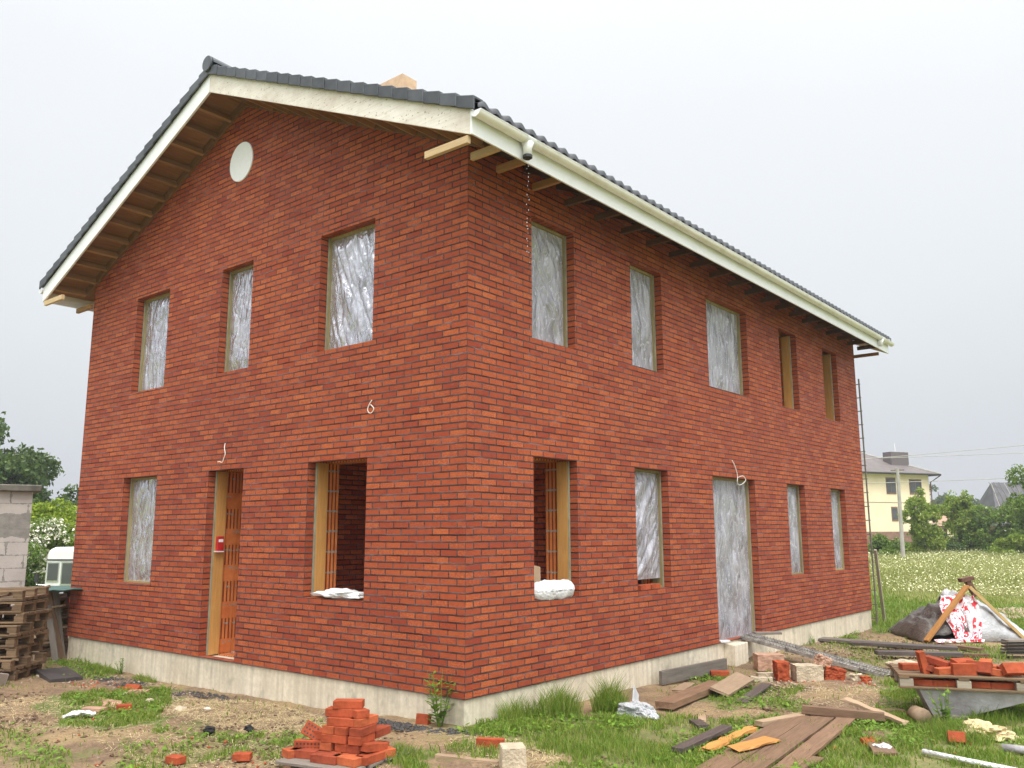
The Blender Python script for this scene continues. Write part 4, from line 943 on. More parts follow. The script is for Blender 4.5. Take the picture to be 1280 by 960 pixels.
# --- sacks in windows
o=thing(lumpm((-2.08,.12,.93),(.40,.13,.055),4,.5,4),'crumpled_bag',M['whitep'],'flat crumpled white bags on the sill of the open gable window','bag',smooth=True)
def sack():
    m=MB(); cx,cy,cz=-.055,1.56,.985; n=26
    def fn(a,b):
        t=a*2*math.pi; s=(b-.5)*2; w=(1-abs(s)**6)**.5 if abs(s)<1 else 0
        y=cy+s*.39; rr=.085*w; z=cz+math.sin(t)*(.112*w)*(1+.35*noise.noise(Vector((s*2.2,t*.7,5))))-.02*abs(noise.noise(Vector((s*7,t*1.5,1))))
        return (cx+math.cos(t)*rr*1.0+.01*noise.noise(Vector((s*8,t*2,9))),y,z)
    m.grid(fn,24,30); return thing(m,'white_sack',M['whitep'],'full white sack lying on the sill of the open corner window','sack',smooth=True)
sack()
plank((-.16,1.36,.93),(-.20,1.42,1.26),.17,.02,M['tan'],'piece of cardboard standing behind the white sack','cardboard','cardboard',up=(1,0,0))
brick((-.06,3.55,.885),(0,0,R(88)),'red brick on the sill under the loose film, left one','bricks on the window sill')
brick((-.06,3.82,.885),(0,0,R(91)),'red brick on the sill under the loose film, right one','bricks on the window sill')
m=MB(); m.box((-4.80,.135,1.40),(-4.755,.235,1.60)); o=thing(m,'switch_box',M['red'],'small red box fixed to the timber jamb of the open side doorway','box',bevel=.006)
m=MB(); m.box((-4.7545,.15,1.52),(-4.752,.22,1.56)); m.build('white_label',M['white'],o); m=MB(); m.box((-4.81,.118,1.385),(-4.752,.24,1.398)); m.build('base_plate',M['white'],o)

# --- timber pieces along the long wall
plank(G(.14,3.62,.10),G(.22,5.35,.09),.05,.17,M['greyw'],'weathered grey beam lying against the plinth before the doorstep','beam','beam')
plank(G(1.02,2.15,.06),G(.88,3.75,.09),.22,.07,M['brw'],'thick brown plank lying end-on behind the plastic bag','plank',warp=.0)
plank(G(1.18,3.17,.10),G(.98,4.35,.12),.24,.03,M['tan'],'light tan board tilted on the grass left of the dark board','board','board',up=(.35,-.2,1))
plank(G(1.50,3.05,.03),G(1.20,4.5,.03),.13,.025,M['dkw'],'dark brown board lying right of the light tan board','board','board')
plank(G(.75,2.95,.09),G(.62,3.5,.10),.14,.02,M['tan'],'short pale board lying behind the thick brown plank','board','board')
plank(G(2.10,.46,.05),G(2.02,1.62,.05),.11,.04,M['dkw'],'dark plank lying left of the orange split plank in the grass','plank')
plank(G(2.24,.72,.03),G(2.20,1.80,.04),.10,.03,M['org'],'bright orange split plank lying in the grass','plank',jit=.012,seg=12)
plank(G(1.80,1.55,.03),G(1.60,1.75,.03),.12,.04,M['dkw'],'short dark wood offcut in the grass','offcut','offcut')
plank(G(1.66,1.80,.03),G(1.50,2.1,.03),.08,.03,M['tan'],'short tan wood offcut beside the dark offcut','offcut','offcut')
# bag of film
def crumple(c,r,mat,label,name,cat,seed=1,amp=.6):
    o=thing(lumpm(c,r,seed,amp,4),name,mat,label,cat); return o
crumple(G(1.0,1.62,.06),(.22,.12,.09),simple('grey_film',(.50,.51,.53),.3,.2,9,.9,.03),'crumpled translucent plastic bag lying between the tall grass and the brown plank','plastic_bag','bag',7,.5)
plank(G(.80,1.90,.05),G(.72,2.06,.2),.17,.01,simple('film_flap',(.52,.54,.56),.35),'stiff grey plastic flap standing up behind the bag','plastic piece','plastic_flap',up=(1,.3,.2))
# wide boards at the bottom
for i,(p,q,w,l) in enumerate([((2.62,-.15),(2.33,2.72),.24,'wide brown board on the left of the boardwalk'),((2.86,-.05),(2.56,2.80),.22,'wide brown board in the middle of the boardwalk'),((3.06,.35),(2.78,2.86),.17,'wide brown board on the right of the boardwalk')]):
    plank(G(p[0],p[1],.035+.004*i),G(q[0],q[1],.05+.004*i),w,.028,M['brw'],l,'board','board',group='boards laid as a walkway',jit=.004,seg=10)
plank(G(2.50,.75,.075),G(2.60,1.35,.075),.16,.02,M['org'],'orange split board scrap lying on the boardwalk','board','board',jit=.01)
plank(G(2.49,-.2,.02),G(2.26,1.9,.02),.02,.02,M['palg'],'thin pale rope of foam lying along the left of the boardwalk','strip','pale_strip',jit=.004,seg=20)
plank(G(3.10,.05,.03),G(3.12,1.05,.035),.12,.04,M['brw'],'short brown board at the bottom edge right of the boardwalk','board','board')
plank(G(2.36,2.70,.12),G(3.12,2.96,.10),.09,.08,M['brw'],'thick dark brown beam lying across the boardwalk end','beam','beam',jit=.004)
plank(G(2.16,2.05,.04),G(2.40,2.85,.05),.10,.05,M['tan'],'rounded tan log pointing left from the thick brown beam','log','log')
plank(G(2.62,3.25,.18),G(3.32,2.98,.06),.10,.03,M['tan'],'pale splintered plank lying on the thick brown beam','plank',jit=.012,seg=10)
plank(G(2.72,3.4,.05),G(3.10,3.7,.05),.10,.03,M['brw'],'brown offcut behind the thick brown beam','offcut','offcut')
plank(G(3.14,2.45,.03),G(3.50,1.65,.03),.20,.03,M['brw'],'brown board lying alone in the grass right of the boardwalk','board','board')
crumple(G(3.42,1.83,.03),(.09,.05,.04),M['whitep'],'small white rag lying on the lone brown board','rag','rag',3)
# pipe
m=MB(); m.tube([G(3.74,1.93,.04),G(4.05,1.86,.035),G(4.5,1.78,.03)],.022,12); thing(m,'white_pipe',M['whitep'],'white plastic pipe lying in the grass at the lower right','pipe',smooth=True)
m=MB(); m.tube([G(4.25,2.55,.04),G(4.6,2.6,.04)],.035,12); thing(m,'grey_pipe',M['tub'],'short grey pipe at the right edge in the grass','pipe',smooth=True)
# --- mortar tub, pallet on it and bricks
RV=Vector((.77382,.63340,0)); FV=Vector((-.6334,.77382,0))
RVp=Vector((math.cos(R(22.6)),math.sin(R(22.6)),0)); FVp=Vector((-RVp.y,RVp.x,0)); PD=R(22.6)
def rf(u,v,z,o=Vector((3.15,3.56,0))): 
    p=o+RVp*u+FVp*v; return (p.x,p.y,z)
gt=gz(3.5,3.6)
tub=MB(); Tt=.005
t0=[rf(.17,.02,-.035),rf(1.42,.02,-.035),rf(1.42,.75,-.035),rf(.17,.75,-.035)]
b0=[rf(.31,.10,gt),rf(.50,.10,gt),rf(.50,.67,gt),rf(.31,.67,gt)]
tub.add(t0+b0,[(0,1,5,4),(1,2,6,5),(2,3,7,6),(3,0,4,7),(4,5,6,7)])
tb=thing(tub,'mortar_tub',M['tub'],'mortar caked grey metal tub with a sloping side under the brick pallet','tub'); s=tb.modifiers.new('s','SOLIDIFY'); s.thickness=.008
rim=MB(); 
for a,b in ((0,1),(1,2),(2,3),(3,0)): rim.tube([t0[a],t0[b]],.012,8)
rim.build('rim',M['tub'],tb)
m=MB(); m.bar(rf(.28,.05,gt+.03),rf(.62,.05,gt+.03),.12,.03); thing(m,'footing_board',M['greyw'],'short grey board under the foot of the mortar tub','board')
for k in range(2):
    m=MB(); m.bar(rf(.9+.5*k,.60,gt),rf(.9+.5*k,.60,-.04),.12,.12,up=(1,0,0)); thing(m,'support_block',M['palg'],['left','right'][k]+' timber block propping the far side of the brick pallet','block')
p=copy_tree(proto); c=rf(.60,.36,-.022); p.location=(c[0],c[1],-.022); p.rotation_euler=(0,0,PD); tag(p,'wooden pallet loaded with loose red bricks resting on the mortar tub','pallet'); p.scale=(1.06,1,1.0)
for ch in p.children:
    if ch.name.startswith('block'): ch.data=ch.data.copy(); ch.data.materials[0]=M['palg']
zt=-.022+.144
hp=[(.20,.10,0,(0,80,10)),(.30,.15,0,(10,20,60)),(.45,.12,0,(0,0,30)),(.62,.12,0,(90,0,15)),(.80,.15,0,(60,0,-30)),(.95,.14,0,(0,10,10)),(1.10,.12,0,(55,0,25)),(1.14,.38,0,(0,0,5)),(.35,.40,0,(0,0,80)),(.55,.42,0,(0,0,20)),(.75,.40,0,(0,0,-20)),(.95,.42,0,(0,0,40)),(.66,.28,.07,(15,0,30)),(.40,.30,.07,(0,12,-30)),(.88,.30,.05,(0,-12,70)),(.15,.35,0,(0,0,15))]
for i,(u,v,z,r_) in enumerate(hp):
    x,y,_=rf(u,v,0); up_=.06 if abs(r_[0])>50 or abs(r_[1])>50 else 0
    if abs(r_[1])>50: up_=.10
    brick((x,y,zt+z+up_),(R(r_[0]),R(r_[1]),PD+R(r_[2])),'leftmost brick standing on end on the loaded pallet' if i==0 else 'loose red brick heaped on the pallet above the mortar tub','bricks heaped on the pallet' if i else None,BT[i%3])
# bricks seen between the pallet decks
for u in (.22,.42,.78,.98):
    x,y,_=rf(u,.10,0); brick((x,y,.0),(0,0,PD+R(random.uniform(-12,12))),'red brick wedged between the decks of the loaded pallet','bricks wedged inside the loaded pallet')
plank(rf(.55,1.1,gt+.42),rf(1.6,1.3,gt+.40),.2,.03,M['greyw'],'greenish grey board lying behind the brick pallet','board','board')
m=MB(); m.box(rf(1.0,1.1,0)[:2]+(gt,),tuple(Vector(rf(1.0,1.1,0))+Vector((.3,.3,0)))[:2]+(gt+.38,)); thing(m,'support_block',M['greyw'],'block under the greenish grey board behind the brick pallet','block')
# weeds in front of tub
def leafplant(x,y,h,n,lsz,mat,label,name='weed',spread=.12,group=None,cat='weed'):
    r=empty(name,G(x,y),label,cat,group); gzv=gz(x,y)
    st=MB(); V=[];F=[];b=0
    for s in range(n):
        a=random.uniform(0,6.28); L=h*random.uniform(.6,1); tip=Vector((x+math.cos(a)*spread*random.random()*1.3,y+math.sin(a)*spread*random.random()*1.3,gzv+L)); base_=Vector((x+math.cos(a)*.02,y+math.sin(a)*.02,gzv-.01))
        st.tube([base_,base_.lerp(tip,.5)+Vector((0,0,.02)),tip],[.004,.003,.001],5)
        for k in range(int(L/lsz*3.2)):
            t=random.uniform(.12,1); c=base_.lerp(tip,t); aa=random.uniform(0,6.28); l=lsz*random.uniform(.6,1.1)*(1.15-.6*t); d=Vector((math.cos(aa),math.sin(aa),random.uniform(-.1,.7))).normalized(); sd=d.cross(Vector((0,0,1))).normalized()*l*.22
            V+=[c,c+d*l*.5+sd,c+d*l,c+d*l*.5-sd]; F.append((b,b+1,b+2,b+3)); b+=4
    st.build('stem',mat,r); npmesh('foliage',np.array([tuple(v) for v in V]),np.array(F),mat,parent=r)
    return r
leafplant(3.62,3.30,.46,9,.10,M['weed'],'leafy green weed growing in front of the mortar tub',spread=.12)
leafplant(3.80,3.22,.2,8,.07,M['weed'],'low green weed right of the leafy weed before the tub',spread=.16)
leafplant(-.22,-.12,.55,12,.12,M['weed'],'tall weed growing at the plinth just left of the house corner',spread=.16)
leafplant(-6.75,-.09,.26,9,.06,M['weed'],'small weed growing against the left part of the gable plinth',spread=.1)
leafplant(.07,9.3,.2,5,.09,M['weed'],'small weed at the long plinth behind the ramp',spread=.12)
leafplant(1.3,15.5,.7,14,.12,M['weed'],'dark leafy weed clump at the edge of the meadow',spread=.35)
leafplant(2.9,5.2,.25,10,.07,M['weed'],'low weed on the grass left of the mortar tub',spread=.2)
leafplant(.66,1.5,.22,8,.09,M['weed'],'broad leafy weed inside the tall grass by the long wall',spread=.2)
o=thing(lumpm(G(3.99,3.2,.04),(.22,.16,.08),9,.8,4),'sawdust_heap',M['straw'],'small heap of pale sawdust in the grass right of the weeds','heap')
m=MB(); m.tube([G(3.26,3.50,.08),G(3.40,3.36,.07)],[.075,.08],14); thing(jag(m,4,.01,9),'log_end',M['tan'],'short round log end lying left of the mortar tub','log',smooth=True)
# --- heap under tarpaulins
def heap():
    cx,cy=1.66,12.30
    def sheet(x0,x1,seed,mat,label,hh,d0,d1,name):
        m=MB()
        def fn(a,b):
            u=x0+(x1-x0)*a; v=d0+(d1-d0)*b
            prof=max(0,1-((u-.10)/1.04)**2)*max(0,1-(v/.85)**2)
            h=hh*prof**.62
            n=noise.noise(Vector((u*2.6,v*2.6,seed)))*.17-abs(noise.noise(Vector((u*6,v*6,seed))))*.12+noise.noise(Vector((u*14,v*14,seed)))*.03
            n+=.04*math.sin(u*14+3*noise.noise(Vector((u*2,v*2,seed))))*(1-b)
            p=Vector((cx,cy,0))+RV*u+FV*v
            return (p.x,p.y,gz(p.x,p.y)+max(.0,h+n*(.3+prof))+.01)
        m.grid(fn,46,30); o=thing(m,name,mat,label,'tarpaulin',smooth=True); s=o.modifiers.new('s','SOLIDIFY'); s.thickness=.012; return o
    sheet(-.05,1.14,3,M['greyp'],'pale grey tarpaulin over the right side of the site heap',.78,-.85,.85,'tarpaulin')
    sheet(-.94,.08,8,M['brtarp'],'dark grey brown tarpaulin over the left side of the site heap',.68,-.80,.80,'tarpaulin')
    m=MB()
    def fn(a,b):
        t=b; u=-.34+.62*a-.10*t+.12*math.sin(t*5)*(a-.5); v=-.42-.48*t; z=.80*(1-t)**.9+.02
        z+=.05*noise.noise(Vector((a*7,t*5,2))); v+=.10*noise.noise(Vector((a*9,t*2,4)))
        p=Vector((cx,cy,0))+RV*u+FV*v; return (p.x,p.y,gz(p.x,p.y)+max(.02,z))
    m.grid(fn,30,30); o=thing(m,'red_white_cloth',M['cloth'],'crumpled red and white cloth hanging down the front of the heap','cloth',smooth=True); o.modifiers.new('s','SOLIDIFY').thickness=.01
    P=lambda u,v,z:tuple(Vector((cx,cy,0))+RV*u+FV*v+Vector((0,0,gz(cx,cy)+z)))
    plank(P(.16,-.45,1.0),P(-.92,-.90,.03),.11,.045,M['org'],'orange brown plank leaning on the left of the covered heap','plank')
    plank(P(.18,-.52,.98),P(.98,-.82,.03),.14,.055,M['yel'],'bright yellow plank leaning on the right of the covered heap','plank')
    plank(P(.10,-.98,.05),P(-.75,-.98,.04),.12,.05,M['cloth'],'strip of red and white cloth trailing on the ground','cloth','cloth_strip',jit=.02,seg=14)
    r=empty('post_base',P(.34,-.25,.85),'rusty metal post base lying on top of the covered heap','post base')
    m=MB(); m.bar(P(.26,-.25,1.12),P(.42,-.25,.80),.11,.09); m.build('stub',M['rust'],r); m=MB(); m.bar(P(.14,-.25,1.09),P(.38,-.25,1.14),.16,.07); m.build('plate',M['rust'],r)
heap()
plank(G(-.02,9.85,.05),G(1.75,9.9,.06),.30,.05,M['greyw'],'long grey plank lying in front of the covered heap','plank')
plank(G(.75,9.2,.10),G(2.35,9.65,.11),.28,.05,M['dkw'],'dark plank overlapping the long grey plank','plank')
plank(G(1.45,8.25,.08),G(2.55,8.95,.09),.20,.06,M['dkw'],'dark plank on the ground nearest behind the tan boulder','plank')
plank(G(1.95,10.45,.05),G(2.6,10.2,.05),.15,.05,M['brw'],'brown timber offcut in the grass right of the dark planks','offcut','offcut')
plank(G(2.4,9.1,.05),G(2.85,9.4,.05),.12,.06,M['rust'],'rusty brown scrap lying behind the loaded pallet','scrap','scrap')
for i in range(5):
    plank(G(2.98+.02*i,9.9-.06*i,.06+.055*i),G(4.4,10.9,.06+.055*i),.20,.03,M['greyw'],['lowest','second','third','fourth','topmost'][i]+' grey board of the board stack at the right edge','board','board',group='grey boards stacked at the right edge')
# --- ladder and prop at the far corner
lad=empty('ladder',(-.05,13.4,gz(0,13.4)),'tall thin metal ladder leaning behind the far house corner','ladder')
A0,A1=Vector((-.03,13.30,gz(0,13.3))),Vector((.045,12.99,5.02)); B0,B1=A0+Vector((-.38,.05,0)),A1+Vector((-.38,.05,0))
for a,b in ((A0,A1),(B0,B1)):
    m=MB(); m.bar(a,b,.022,.045,up=(0,-1,0)); m.build('rail',M['greyw'],lad)
for k in range(18):
    t=(k+.6)/18; m=MB(); m.tube([A0.lerp(A1,t)+Vector((.025,0,0)),B0.lerp(B1,t)],.011,6); m.build('rung',M['greyw'],lad)
plank((.07,13.2,1.25),(-.08,14.0,gz(-.1,14)+.01),.05,.06,M['palg'],'pale timber prop leaning beside the foot of the ladder','prop','timber_prop',up=(1,0,0))

# ------------------------------------------------------------------ trees
def foliage_pts(blobs,n,seed,shell=.45):
    g=np.random.default_rng(seed); w=np.array([b[3]*b[4]*b[5] for b in blobs])**.67; w=w/w.sum(); P=[]
    for b,k in zip(blobs,(w*n).astype(int)):
        d=g.normal(size=(k,3)); d/=np.linalg.norm(d,axis=1)[:,None]; r=(shell+(1-shell)*g.random(k))**.8
        r*=1+.25*np.sin(d[:,0]*7+b[0])*np.cos(d[:,2]*6+b[1])
        P.append(np.array(b[:3])+d*r[:,None]*np.array(b[3:6]))
    return np.concatenate(P)
def leaves(P,size,seed,parent,mat,name='foliage'):
    g=np.random.default_rng(seed+5); n=len(P); a=g.normal(size=(n,3)); a/=np.linalg.norm(a,axis=1)[:,None]; c=g.normal(size=(n,3)); c[:,2]+=.6
    b=np.cross(a,c); b/=np.linalg.norm(b,axis=1)[:,None]+1e-9; s=size*g.uniform(.5,1.3,n)[:,None]
    V=np.stack([P-a*s*.5,P+b*s*.28,P+a*s*.5,P-b*s*.28],1).reshape(-1,3)
    return npmesh(name,V,np.arange(4*n).reshape(-1,4),mat,parent=parent)
def clumped(P,sc,th,seed):
    k=[noise.noise(Vector(p)*sc+Vector((seed,0,0))) for p in P.tolist()]; return P[np.array(k)>th]
def tree(name,x,y,zb_,blobs,n,size,mat,label,cat='tree',seed=1,trunk=None,group=None,flowers=0,th=-.18,sc=.9):
    r=empty(name,(x,y,zb_),label,cat,group)
    P=foliage_pts([(x+b[0],y+b[1],zb_+b[2],b[3],b[4],b[5]) for b in blobs],n,seed); P=clumped(P,sc,th,seed); P=P[P[:,2]>zb_]
    leaves(P,size,seed,r,mat)
    top=max(b[2] for b in blobs); m=MB(); tr=trunk or .12
    m.tube([(x,y,zb_-.1),(x+.05*top,y,zb_+top*.45),(x,y+.03*top,zb_+top*.95)],[tr,tr*.7,tr*.2],8)
    for b in blobs[:8]:
        m.tube([(x,y,zb_+b[2]*.45),(x+b[0]*.6,y+b[1]*.6,zb_+b[2]*.8),(x+b[0],y+b[1],zb_+b[2])],[tr*.45,tr*.3,tr*.08],6)
    m.build('trunk',M['bark'],r)
    if flowers:
        g=np.random.default_rng(seed+9); Q=P[g.choice(len(P),min(flowers,len(P)),replace=False)]; Q=clumped(Q,1.3,0.0,seed+3)
        leaves(Q+g.normal(0,size*.3,Q.shape),size*1.1,seed+2,r,M['blossom'],'blossom')
    return r
def rb(seed,n,R_,H0,H1,rr):
    g=random.Random(seed); out=[]
    for i in range(n):
        a=g.uniform(0,6.28); h=g.uniform(H0,H1); k=math.sqrt(max(.1,1-((h-(H0+H1)/2)/((H1-H0)*.62))**2)); q=g.uniform(.1,.8)*R_*k; s=g.uniform(.7,1.2)*rr
        out.append((math.cos(a)*q,math.sin(a)*q,h,s,s,s*.75))
    return out
zl=-1.2
tree('deciduous_tree',-48,9.5,zl,rb(1,34,4.5,3.2,9.3,1.6),34000,.34,M['lfdk'],'large dark green tree behind the block shed at the left edge',seed=3,trunk=.3)
tree('deciduous_tree',-44.5,13.2,zl,rb(2,24,3.4,2.4,7.0,1.2),24000,.30,M['lfdk'],'dark green tree sloping down between the shed and the house',seed=4,trunk=.22)
tree('deciduous_tree',-52,3.5,zl,rb(3,20,4,3,8,1.5),9000,.36,M['lfdk'],'dark green tree at the far left beyond the shed',seed=5,trunk=.25)
tree('lime_shrub',-31.2,9.2,zl,rb(4,16,1.5,1.6,4.2,.75),16000,.16,M['lfli'],'bright lime green shrub above the white blossoming bush','shrub',seed=6,trunk=.08)
tree('blossom_bush',-29.6,7.7,zl,rb(5,18,1.5,.5,3.0,.7),15000,.13,M['lfmd'],'bush covered in white blossom behind the camper','shrub',seed=7,trunk=.07,flowers=9000)
tree('green_bush',-30.5,6.2,zl,rb(15,12,1.5,.3,1.8,.7),9000,.14,M['lflt'],'light green bush below the blossoming bush','shrub',seed=17,trunk=.06,flowers=500)
# right
zr=-.36
tree('young_tree',-9.0,53.2,zr,rb(6,22,1.15,.4,4.1,.62)+[(0,0,4.3,.4,.4,.5)],24000,.17,M['lflt'],'young light green tree in front of the yellow house',seed=8,trunk=.08,flowers=300,sc=1.6)
tree('green_bush',-9.5,46.6,zr,rb(7,18,1.1,.2,1.75,.55),14000,.13,M['lfmd'],'rounded green bush at the corner of the brick house','shrub',seed=9,trunk=.05,sc=1.6)
tree('tall_shrub',-8.2,60.2,zr,rb(8,22,1.3,.5,4.6,.75),20000,.19,M['lflt'],'tall light green shrub right of the yellow house porch','shrub',seed=10,trunk=.08,sc=1.3)
tree('dense_bush',-6.6,60.5,zr,rb(9,26,2.1,.4,3.3,.85),26000,.19,M['lfmd'],'dense green bush below the dark roofed house','shrub',seed=11,trunk=.08,flowers=250,sc=1.3)
tree('dense_bush',-4.4,62,zr,rb(10,28,2.2,.4,4.0,.85),28000,.20,M['lfmd'],'large dark green bush before the dark roof','shrub',seed=12,trunk=.08,flowers=200,sc=1.3)
tree('dense_bush',-8.6,57.0,zr,rb(16,14,1.4,.2,1.6,.6),9000,.17,M['lfdk'],'low dark green bush at the edge of the meadow','shrub',seed=22,trunk=.06,sc=1.3)
tree('light_bush',-3.5,50,zr,rb(11,12,1.0,.1,1.5,.5),9000,.15,M['lflt'],'rounded light green bush standing in the meadow edge at right','shrub',seed=13,trunk=.05,sc=1.6)
tree('deciduous_tree',-2.3,51.6,zr,rb(12,26,1.7,.6,5.4,.8),24000,.19,M['lfmd'],'green tree cut off by the right edge of the photo',seed=14,trunk=.12,sc=1.1)
tree('deciduous_tree',1.5,53,zr,rb(13,20,2,.8,5.4,.9),9000,.24,M['lfmd'],'green tree just beyond the right edge of the photo',seed=15,trunk=.12)
tree('dense_bush',-11.2,57,zr,rb(17,12,1.3,.1,1.0,.5),6000,.16,M['lfmd'],'low bush at the foot of the yellow house','shrub',seed=23,trunk=.05)
for i,(x,y,h,rr) in enumerate([(-34.5,168,11.3,3.2),(-30.0,171,9.6,3.0),(-26.5,173,8.4,2.6),(-38.5,166,10,3.4),(-21,176,8.5,3)]):
    tree('distant_tree',x,y,-.4,rb(20+i,16,rr,2,h-1.4,1.6),7000,.5,M['lfdk'],['tall distant tree just right of the yellow house','round distant tree above the tall shrub','low distant tree left of the dark roof','distant tree hidden behind the yellow house','distant tree behind the dark roofed house'][i],seed=30+i,trunk=.25,sc=.4)

# ------------------------------------------------------------------ background buildings
def far_house():
    C0=Vector((-15.0,81.0,-.3)); u=Vector((-.42,-.908,0)).normalized()   # along visible facade, leftwards towards us
    u=Vector((-.47,-.883,0)); u.normalize(); v=Vector((u.y,-u.x,0)); v=-v if v.x>0 else v   # inward (away)
    r=empty('yellow_house',tuple(C0),'three storey cream rendered house with brown base and hipped roof beyond the meadow','house')
    L,Dp,H_=8.4,8.5,7.3
    P=lambda a,b,z:tuple(C0+u*a+v*b+Vector((0,0,z)))
    def slab(a0,a1,b0,b1,z0,z1,nm,mat,par=r):
        m=MB(); vs=[P(a,b,z) for z in (z0,z1) for a,b in ((a0,b0),(a1,b0),(a1,b1),(a0,b1))]
        m.add(vs,[(0,1,2,3),(4,5,6,7),(0,1,5,4),(1,2,6,5),(2,3,7,6),(3,0,4,7)]); return m.build(nm,mat,par)
    slab(0,L,0,Dp,1.95,H_,'wall',M['cream']); slab(-.03,L+.03,-.03,Dp+.03,-.3,1.947,'base',M['brbase'])
    slab(-.02,L+.02,-.02,Dp+.02,4.55,4.60,'string_course',M['greyw'])
    m=MB(); o_=.75; e=H_-.05
    m.add([P(-o_,-o_,e),P(L+o_,-o_,e),P(L+o_,Dp+o_,e),P(-o_,Dp+o_,e),P(3.9,Dp/2,H_+2.2),P(L-3.9,Dp/2,H_+2.2)],[(0,1,5,4),(1,2,5),(2,3,4,5),(3,0,4),(0,3,2,1)])
    rf_=m.build('roof',M['rooff'],r)
    m=MB(); m.tube([P(L-3.9,Dp/2,H_+2.22),P(L+o_,-o_,e+.03)],.07,6); m.tube([P(3.9,Dp/2,H_+2.22),P(-o_,-o_,e+.03)],.07,6); m.build('hip_tile',M['pole'],rf_)
    slab(1.0,3.2,1.2,2.2,H_+.3,H_+2.1,'chimney',simple('chimney_slate',(.12,.10,.10),.7),rf_)
    m=MB(); m.tube([P(2.1,1.7,H_+2.1),P(2.1,1.7,H_+3.0)],.03,6); m.build('antenna',M['white'],rf_)
    m=MB(); m.tube([P(-o_,-o_,e-.05),P(L+o_,-o_,e-.05)],.09,8); m.tube([P(-o_,-o_,e-.05),P(-o_,Dp+o_,e-.05)],.09,8); m.build('gutter',M['black'],r)
    m=MB(); m.tube([P(-o_,-o_,e-.1),P(-.1,-.1,e-.75),P(-.1,-.1,.2)],.06,6); m.tube([P(L-.1,-.12,H_-.5),P(L-.1,-.12,.3)],.07,6); m.build('downpipe',M['rust'],r)
    def win(a0,a1,z0,z1):
        f=slab(a0,a1,-.05,.02,z0,z1,'window',M['brw'])
        n=2 if a1-a0>1 else 1; wv=(a1-a0-.14-.08*(n-1))/n
        for k in range(n):
            x=a0+.07+k*(wv+.08); slab(x,x+wv,-.062,-.051,z0+.16,z1-.14,'pane',M['glass'],f)
    win(1.0,2.5,5.35,6.75); win(4.2,5.35,5.35,6.85); win(4.2,4.95,2.9,4.2)
    win(3.6,5.1,.75,1.25)
far_house()
def porch():
    c=Vector((-13.2,76.6,-.3)); r=empty('porch',tuple(c),'small cream porch with flat roof beside the yellow house','porch')
    m=MB(); m.box((c.x-.9,c.y-.9,c.z+2.55),(c.x+1.05,c.y+.9,c.z+2.7)); m.build('porch_roof',M['stone'],r)
    for dx,mt in ((-.45,'white'),(.85,'cream')):
        m=MB(); m.box((c.x+dx-.28,c.y-.7,c.z),(c.x+dx+.15,c.y-.4,c.z+2.54)); m.build('pillar',M[mt],r)
    m=MB(); m.box((c.x-.15,c.y+.6,c.z),(c.x+.6,c.y+.7,c.z+2.2)); m.build('porch_door',M['rust'],r)
porch()
def dark_house():
    c=Vector((-9.5,102,-.4)); r=empty('dark_roofed_house',tuple(c),'low house with a steep weathered grey corrugated roof behind the bushes','house')
    P=lambda a,b,z:tuple(c+RV*a+FV*b+Vector((0,0,z)))
    m=MB(); vs=[P(a,b,z) for z in (0,3) for a,b in ((-5,-3),(6,-3),(6,3),(-5,3))]; m.add(vs,[(0,1,2,3),(4,5,6,7),(0,1,5,4),(1,2,6,5),(2,3,7,6),(3,0,4,7)]); m.build('wall',M['dustb'],r)
    m=MB(); m.add([P(-6.2,-3.6,2.6),P(7,-3.6,2.6),P(7,0,7.3),P(-4.6,0,7.3),P(7,3.6,2.6),P(-6.2,3.6,2.6)],[(0,1,2,3),(3,2,4,5),(0,3,5),(1,4,2),(0,5,4,1)]); rf_=m.build('roof',M['fibre'],r)
    for k in range(23):
        a=-5.4+k*.54; m=MB(); m.tube([P(a,-3.62,2.66),P(a+(1.5 if k==0 else .0)*.5,-.02,7.33)],.035,4); m.build('roof_batten',M['pole'] if k%4==0 else M['greyw'],rf_)
dark_house()
def far_low():
    c=Vector((-30,140,-.4)); r=empty('low_house',tuple(c),'low distant house with a reddish roof behind the porch','house')
    m=MB(); m.box((c.x-5,c.y-3,c.z),(c.x+5,c.y+3,c.z+3)); m.build('wall',M['brbase'],r); m=MB(); m.prism([(c.x-5.5,c.y-3.6,c.z+2.9),(c.x+5.5,c.y-3.6,c.z+2.9),(c.x+5.5,c.y,c.z+5.2),(c.x-5.5,c.y,c.z+5.2)],(0,.15,0)); m.build('roof',M['dustb'],r)
far_low()
# utility pole and wires
po=empty('utility_pole',(-7.1,41.9,-.36),'concrete utility pole in front of the yellow house','pole')
m=MB(); m.tube([(-7.18,41.91,-.4),(-7.0,41.5,4.95)],[.11,.08],10); m.build('shaft',M['pole'],po)
m=MB(); m.bar((-7.35,41.5,4.85),(-6.7,41.6,4.85),.06,.06); m.build('crossarm',M['greyw'],po)
def wire(p,q,sag,label):
    m=MB(); m.tube([tuple(Vector(p).lerp(Vector(q),t/16)-Vector((0,0,sag*4*(t/16)*(1-t/16)))) for t in range(17)],.022,4); thing(m,'overhead_wire',M['pole'],label,'wire')
wire((-30,60,6.8),(9,66,8.6),.3,'uppermost thin overhead wire crossing above the dark roofed house')
wire((-30,62,7.6),(9,66,7.15),.1,'middle thin overhead wire crossing to the right edge')
wire((-30,60,5.3),(9,66,5.6),.1,'lowest thin overhead wire crossing in front of the yellow house')
